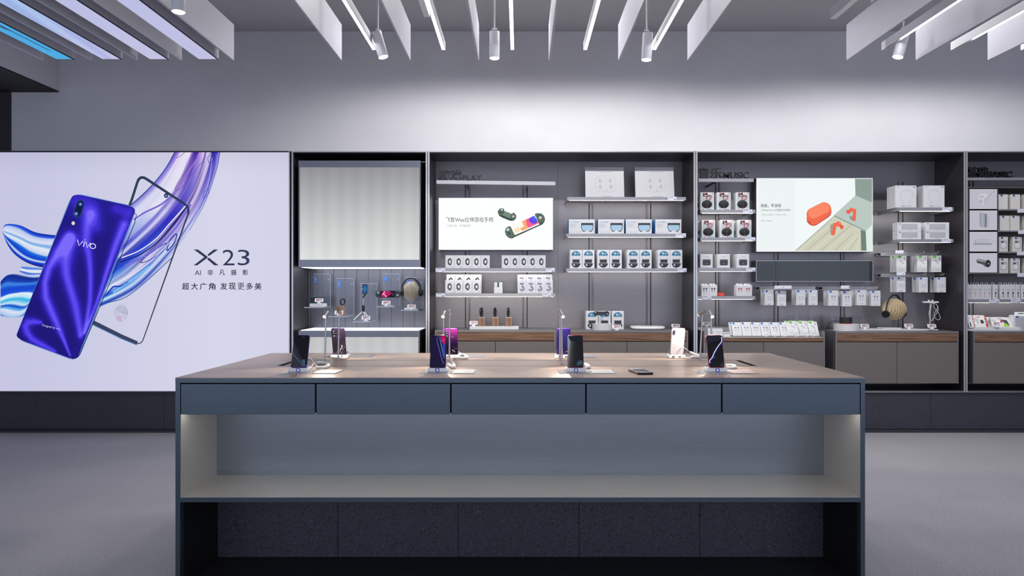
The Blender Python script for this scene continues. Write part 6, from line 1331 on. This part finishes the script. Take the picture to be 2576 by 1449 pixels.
def dock(label, x, y, rz, led=True):
    t = thing('phone_dock', label, 'phone dock', (x, y, zt), 'white phone docks'); w = .092
    m = MB(); m.cbox(-w / 2, w / 2, -.012, .052, .0006, .020, WPLASTIC, .003).build('base', t, local=True)
    for q in (-1, 1): MB().box(q * (w / 2 - .006), q * (w / 2 - .012), -.010, .040, .0203, .036, GLASS).build('clear_side', t, local=True)
    MB().box(-.009, .009, .030, .046, .0203, .060, WPLASTIC).build('back_rest', t, local=True)
    if led:
        MB().box(-.010, .010, -.0126, -.0121, .004, .019, PR((120, 120, 180))).build('lamp_window', t, local=True)
        MB().cyl((.0, -.0128, .011), (.0, -.0136, .011), .0022, M('blue_indicator', (200, 200, 255), .4, emit=(150, 150, 255), es=10), n=10).build('indicator', t, local=True)
    else:
        for a in (-.028, .008): MB().box(a, a + .014, -.0126, -.0121, .007, .012, BLACK).build('port', t, local=True)
    t.rotation_euler = (0, 0, rz); return t
def coil(pts, label, grp='white coiled phone cables', R=.0062):
    t = thing('coiled_cable', label, 'cable', pts[0], grp); P = smooth_path(pts, 120); N = 240; H_ = []
    MB().tube(P[::3], R * .82, WC, n=8).build('core', t)
    for i in range(N * 2):
        k = i / (N * 2 - 1); c = Vector(curve_at(pts, k)); c2 = Vector(curve_at(pts, min(1, k + .01))); T = (c2 - c); T = T.normalized() if T.length > 1e-6 else Vector((1, 0, 0)); s_ = T.cross(Vector((0, 0, 1))).normalized(); n_ = s_.cross(T); a = k * 36 * 2 * math.pi
        H_.append(tuple(c + (s_ * math.cos(a) + n_ * math.sin(a)) * R))
    MB().tube(H_, .0019, WC, n=5).build('coil', t); return t
def wire(t, pts, r=.0017): MB().tube(smooth_path(pts, 24), r, WC, n=6).build('lead', t)
def art_p1(m, w, h):
    e = -.0006; m.line([(-w * .44, h * .46), (-w * .36, h * .37), (-w * .05, h * .23), (w * .10, h * .14), (w * .26, h * .03)], [.0006, .0016, .0014, .0012, .0008], e, EM((110, 150, 190), .8)); m.flat([(w * .10, h * .24), (w * .36, h * .25), (w * .38, h * .03), (w * .30, h * .03)][::-1], e, EM((70, 104, 130), .6)); m.flat([(w * -.02, h * .965), (w * .16, h * .90), (w * .18, h * .90), (w * .05, h * .965)], e, EM((30, 80, 120), .6))
def art_p2(m, w, h):
    e = -.0006; m.flat(rr(-w * .46, w * .46, h * .02, h * .97, .006), e + .0002, EM((22, 6, 60), .7)); m.flat([(w * .08, h * .96), (w * .44, h * .96), (w * .44, h * .60), (w * .30, h * .72)][::-1], e, EM((190, 10, 90), .9)); m.line([(w * .20, h * .80), (w * .40, h * .86)], .006, e - .0001, EM((230, 40, 110), .9)); m.flat([(w * .28, h * .70), (w * .44, h * .74), (w * .44, h * .30), (w * .38, h * .30)][::-1], e - .0001, EM((40, 70, 160), .8))
    m.line([(-w * .10, h * .92), (-w * .02, h * .95), (w * .06, h * .90), (w * .26, h * .50), (w * .40, h * .26)], .0022, e - .0002, EM((90, 130, 210), .8)); m.line([(-w * .12, h * .90), (-w * .06, h * .74), (w * .14, h * .44), (w * .22, h * .28), (w * .38, h * .12)], .0022, e - .0002, EM((120, 120, 230), .9)); m.line([(w * .1, h * .88), (w * .36, h * .36)], .005, e - .0001, EM((60, 100, 190), .8))
def art_p3(m, w, h):
    e = -.0006; m.flat([(-w * .46, h * .95), (-w * .42, h * .95), (-w * .36, h * .86), (-w * .36, h * .68), (-w * .46, h * .66)][::-1], e, EM((120, 160, 190), .8)); m.flat([(-w * .46, h * .96), (w * .46, h * .96), (w * .46, h * .78), (-w * .30, h * .82)][::-1], e + .0001, EM((14, 26, 38), .7)); m.flat([(w * .0, h * .06), (w * .40, h * .06), (w * .44, h * .20), (w * .20, h * .24)], e, EM((40, 66, 84), .7)); m.line([(w * .1, h * .12), (w * .4, h * .18)], .012, e - .0001, EM((70, 100, 116), .6))
def art_p4(m, w, h):
    e = -.0006; P = smooth_path([(w * .44, h * .93), (w * .44, h * .80), (w * .20, h * .66), (-w * .06, h * .48), (-w * .26, h * .30), (-w * .42, h * .22), (-w * .42, h * .14)], 22); m.line(P, [.0028] * 22, e - .0002, EM((250, 250, 255), 1.0)); m.line([(p[0] + .0035, p[1] - .001) for p in P], .0035, e - .0001, EM((70, 50, 200), .8))
    m.flat([(-w * .46, h * .97), (w * .44, h * .97), (w * .3, h * .84), (-w * .1, h * .80), (-w * .46, h * .70)][::-1], e + .0001, EM((30, 32, 48), .8)); m.flat([(w * .1, h * .03), (w * .46, h * .03), (w * .46, h * .2)], e, EM((44, 46, 66), .8))
    m.flat(ell(-w * .12, h * .31, .0014, .0014, 8), e - .0003, EM((255, 255, 255), 1.0))
RIM = M('magenta_rim', (190, 60, 120), .25, .7); RIMV = M('violet_rim', (110, 60, 190), .25, .7); RIMD = M('dark_violet_rim', (50, 40, 90), .25, .7); RIMR = M('rose_rim', (206, 70, 90), .25, .7)
BKV = M('violet_black_back', (40, 30, 62), .12, .4, coat=.6)
Yd = 3.325
for i, (px, rim, art, lab, rz) in enumerate([(752, RIMV, art_p1, 'upright phone with violet rim and nearly black screen, leftmost in front row', .0), (1101, RIMD, art_p2, 'upright phone with dark purple and magenta screen in front row', .0), (1448.5, RIM, art_p3, 'upright phone with magenta rim and dark blue screen in front row', .0), (1803, RIMR, art_p4, 'upright phone with white curve across its black screen, rightmost in front row', .0)]):
    x = X(px, Yd); d = dock('white dock under the %s front row phone' % nth(i, 4), x, Yd, rz)
    phone('display_phone', lab, (x, Yd - .004, zt + .0215), rz, -.33, rim, BKV, art)
# rear row, backs towards the camera
Yr = 4.00
for i, (px, rim, bk_, lab) in enumerate([(855, RIMD, M('dusk_violet_back', (62, 50, 74), .15, .5, coat=.6), 'dark violet phone seen from behind, left in rear row'), (1136, RIMV, None, 'phone seen from behind with a starry purple magenta back'), (1417, RIMV, M('deep_indigo_back', (44, 36, 120), .12, .5, coat=.6), 'deep indigo phone seen from behind the third lamp pair'), (1702, M('white_rim', (220, 216, 232), .3, .3), M('pearl_white_back', (224, 222, 232), .12, coat=.6), 'pearl white phone seen from behind, right in rear row')]):
    if bk_ is None:
        bk_ = bpy.data.materials.new('purple_gradient_back'); bk_.use_nodes = True; nt = bk_.node_tree; bs = nt.nodes['Principled BSDF']; tc = nt.nodes.new('ShaderNodeTexCoord'); sp = nt.nodes.new('ShaderNodeSeparateXYZ'); r = nt.nodes.new('ShaderNodeValToRGB'); e = r.color_ramp.elements
        e[0].position = .2; e[0].color = lin((20, 12, 40)); e[1].position = .95; e[1].color = lin((128, 40, 120)); k = e.new(.55); k.color = lin((52, 22, 78)); nt.links.new(tc.outputs['Generated'], sp.inputs[0]); nt.links.new(sp.outputs['Z'], r.inputs[0]); nt.links.new(r.outputs[0], bs.inputs['Base Color']); bs.inputs['Roughness'].default_value = .12; bs.inputs['Metallic'].default_value = .4
    x = X(px, Yr); dock('white dock with ports under the %s rear row phone' % nth(i, 4), x, Yr, 0, led=False)
    p = phone('display_phone', lab, (x, Yr + .004, zt + .0215), math.pi, -.30, rim, bk_, None)
    m = MB(); wm_ = PR((150, 146, 170)); w2 = .012
    # wordmark on the back (small strokes), reads from behind
    def bt(pts): m.add([q for a, b in zip(pts, pts[1:]) for q in ((-a[0], .0086, a[1] - .0006), (-b[0], .0086, b[1] - .0006), (-b[0], .0086, b[1] + .0006), (-a[0], .0086, a[1] + .0006))], [tuple(range(4 * k, 4 * k + 4)) for k in range(len(pts) - 1)], wm_)
    bt([(-.012, .110), (-.009, .105), (-.006, .110)]); bt([(-.0035, .110), (-.0034, .105)]); bt([(-.001, .110), (.002, .105), (.005, .110)]); bt([(.008, .105), (.012, .105), (.012, .110), (.008, .110), (.008, .105)])
    if i != 2: m.build('wordmark', p, local=True)
# glass info cards lying flat
def card(p0, p1, y0, y1, label, shade, Yn=None):
    Za, Zb = ty(y1), ty(y0); x0, x1 = X(p0, Za), X(p1, Za); t = thing('info_card', label, 'info card', ((x0 + x1) / 2, Za, zt), 'clear info cards')
    MB().box(x0, x1, Za, Zb, zt + .0004, zt + .0024, M('card_acrylic', (205, 210, 216), .06, alpha=.35, spec=.8)).build('acrylic_sheet', t)
    m = MB(); xa = x0 + (x1 - x0) * .58; 
    m.add([(xa, Za + .01, zt + .0026), (x1 - .012, Za + .01, zt + .0026), (x1 - .012, Zb - .01, zt + .0026), (xa, Zb - .01, zt + .0026)], [(0, 1, 2, 3)], shade)
    for k in range(3): yy = Za + .02 + k * (Zb - Za - .04) / 3; m.add([(xa + .01, yy, zt + .0028), (x1 - .03, yy, zt + .0028), (x1 - .03, yy + .006, zt + .0028), (xa + .01, yy + .006, zt + .0028)], [(0, 1, 2, 3)], INKL)
    m.build('printed_strip', t)
CW = PR((160, 163, 166))
card(698, 848, 930.5, 940.8, 'clear info card under the leftmost front dock', CW); card(1053, 1197, 930.5, 940.8, 'clear info card under the second front dock', CW); card(1407, 1554, 930.5, 940.8, 'clear info card under the third front dock', CW); card(1757, 1913, 930.5, 941, 'clear info card under the rightmost front dock', PR((172, 150, 154)))
DCW = PR((120, 120, 128))
card(812, 932, 893, 899.8, 'clear info card under the leftmost rear dock', DCW); card(1092, 1219, 893, 899.8, 'clear info card under the second rear dock', DCW); card(1386, 1505, 893, 900, 'clear info card under the third rear dock', DCW); card(1680, 1800, 894, 901, 'clear info card under the rightmost rear dock', DCW)
# coiled cables
def tp_(px, py, up=.0085): Z = ty(py); return (X(px, Z), Z, zt + up)
c = coil([tp_(796, 929), tp_(812, 929), tp_(824, 926), tp_(826, 922), tp_(815, 918.5), tp_(800, 917.5)], 'white coiled cable beside the leftmost front dock'); wire(c, [tp_(796, 929), (X(789, 3.43), 3.44, zt + .03), (X(779, 3.40), 3.40, zt + .06), (X(762, 3.38), 3.372, zt + .05)]); wire(c, [tp_(800, 917.5), (X(792, 3.62), 3.6, zt + .012), (X(780, 3.45), 3.46, zt + .006), (X(768, 3.39), 3.385, zt + .008)])
c = coil([tp_(1127, 921), tp_(1134, 925), tp_(1141, 928), tp_(1142, 923), tp_(1138, 918)], 'white coiled cable beside the second front dock'); wire(c, [tp_(1138, 918), (X(1135, 3.6), 3.58, zt + .03), (X(1125, 3.45), 3.45, zt + .055), (X(1108, 3.38), 3.372, zt + .05)])
c = coil([tp_(1471, 921), tp_(1478, 923), tp_(1481, 927), tp_(1474, 928)], 'short white coiled cable beside the third front dock')
c = coil([tp_(1826, 924), tp_(1840, 923.5), tp_(1849, 926), tp_(1846, 929.5), tp_(1828, 929.5)], 'white coiled cable beside the rightmost front dock')
c = coil([tp_(834, 901), tp_(845, 904), tp_(860, 904.5), tp_(872, 902.5), tp_(868, 897)], 'white coiled cable before the leftmost rear dock'); wire(c, [(X(866, 4.1), 4.0, zt + .07), (X(861, 3.95), 3.95, zt + .072), (X(857, 3.94), 3.93, zt + .045), tp_(868, 897)])
c = coil([tp_(1140, 904), tp_(1158, 904.5), tp_(1174, 903.5), tp_(1172, 899.5), tp_(1154, 893)], 'white coiled cable before the second rear dock'); wire(c, [tp_(1154, 893), (X(1148, 4.05), 4.02, zt + .03), (X(1138, 3.95), 3.95, zt + .05)])
c = coil([tp_(1398, 903), tp_(1402, 898), tp_(1416, 896), tp_(1428, 893)], 'white coiled cable before the third rear dock'); wire(c, [(X(1424, 3.95), 3.95, zt + .04), (X(1432, 3.93), 3.92, zt + .05), tp_(1428, 893)])
c = coil([tp_(1737, 890), tp_(1745, 894), tp_(1756, 898), tp_(1757, 902), tp_(1740, 901.5)], 'white coiled cable right of the pearl white phone'); wire(c, [tp_(1737, 890), (X(1733, 4.1), 4.1, zt + .03), (X(1718, 4.0), 4.0, zt + .06), (X(1702, 3.95), 3.95, zt + .052), (X(1697, 3.95), 3.95, zt + .03)]); wire(c, [tp_(1740, 901.5), (X(1732, 3.97), 3.97, zt + .006), (X(1715, 3.99), 3.975, zt + .008)])
# lamps
LENS = M('warm_lamp_lens', (255, 255, 255), .3, emit=(255, 244, 220), es=40)
def lamp(px0, py0, px1, py1, hx0, hy0, hx1, hy1, label, Z, dy, lit=True):
    """pole from the table groove to the head; head centre line from (hx0,hy0) top to (hx1,hy1) lens"""
    t = thing('table_spot_lamp', label, 'lamp', (X(px0, Z), Z, zt), 'slim metal table lamps')
    a = Vector((X(px0, Z), Z, zt + .0008)); b = Vector((X(px1, Z), Z, H(py1, Z))); MB().cyl(a, b, .0048, M('lamp_steel', (196, 190, 188), .25, .95), r1=.0040, n=10).build('pole', t)
    h0 = Vector((X(hx0, Z), Z - dy * -.5, H(hy0, Z))); h1 = Vector((X(hx1, Z), Z + dy * .5, H(hy1, Z))); h0.y = Z - dy * .5; h1.y = Z + dy * .5; d = (h1 - h0).normalized()
    MB().cyl(h0, h1 - d * .0012, .0085, M('lamp_steel'), n=18).build('head', t); MB().cyl(h1 - d * .0010, h1, .0075, LENS, n=16).build('lens', t)
    MB().cyl(b - Vector((0, 0, .004)), (h0 + h1) / 2, .0045, M('lamp_steel'), n=8).build('joint', t)
    MB().cyl((a.x, a.y, zt + .0002), (a.x, a.y, zt + .0016), .010, M('lamp_steel'), n=14).build('foot', t)
    L = light('table_lamp', 'SPOT', h1 + d * .003, LAMP_W, (1, .86, .68), spot_size=math.radians(96), spot_blend=.5, shadow_soft_size=.007); aim(L, h1 + d)
lamp(817, 918, 820, 799, 822, 785, 818, 797, 'lit slim lamp with its head towards the leftmost front phone', 3.64, -.035)
lamp(1115.5, 919, 1116, 799, 1117.5, 784, 1115, 797, 'lit slim lamp with its head towards the second front phone', 3.64, -.035)
lamp(1414, 918, 1413, 798, 1410.5, 783, 1416, 797, 'lit slim lamp with its head towards the third front phone', 3.64, -.035)
lamp(1790, 919, 1789, 799, 1788, 783, 1790, 797, 'lit slim lamp with its head towards the rightmost front phone', 3.64, -.035)
lamp(851, 907, 853.5, 784, 853, 779, 855, 790, 'slim lamp turned to the leftmost rear phone', 3.86, .03)
lamp(1130.5, 907, 1131.5, 786, 1131.5, 780, 1133, 790, 'slim lamp turned to the second rear phone', 3.86, .03)
lamp(1408.5, 907, 1409, 786, 1409.5, 780, 1407, 790, 'slim lamp turned to the third rear phone', 3.86, .03)
lamp(1761, 908, 1767, 790, 1772, 783, 1760, 793, 'slim lamp turned to the pearl white phone', 3.86, .03)
# loose phone lying on the table
t = thing('loose_phone', 'dark cased phone lying face up between the third and fourth front docks', 'phone', tp_(1612, 938, 0)); P = [tp_(1580, 930.5), tp_(1619, 929), tp_(1645, 945), tp_(1602, 948.5)]
c0 = Vector(((P[0][0] + P[1][0] + P[2][0] + P[3][0]) / 4, sum(p[1] for p in P) / 4, zt)); ux = (Vector(P[2]) - Vector(P[3])); ang = math.atan2(ux.y, ux.x); 
CASE = M('dark_brown_case', (44, 28, 30), .35); m = MB(); m.xf = Matrix.Translation((c0.x, c0.y, zt)) @ Matrix.Rotation(-.42, 4, 'Z') @ Matrix.Rotation(math.pi / 2, 4, 'X') @ Matrix.Identity(4)
def flatph(nm, w, h, z0, z1, mt, r):
    b = MB(); b.xf = Matrix.Translation((c0.x, c0.y, zt)) @ Matrix.Rotation(LA, 4, 'Z'); R = [[(p[0], p[1], zz) for p in rr(-w / 2 + i, w / 2 - i, -h / 2 + i, h / 2 - i, r, 5)] for zz, i in ((z0, .001), (z0 + .0015, 0), (z1 - .0015, 0), (z1, .001))] if z1 - z0 > .004 else [[(p[0], p[1], zz) for p in rr(-w / 2, w / 2, -h / 2, h / 2, r, 5)] for zz in (z0, z1)]
    b.loft(R, mt, True); b.build(nm, t)
LA = .16
flatph('case', .073, .150, .0006, .0105, CASE, .011); flatph('front_plate', .067, .144, .0106, .0112, M('silver_white_front', (214, 210, 222), .25), .009); flatph('screen', .062, .110, .0113, .0116, M('dark_screen_glass', (34, 36, 42), .1), .002)
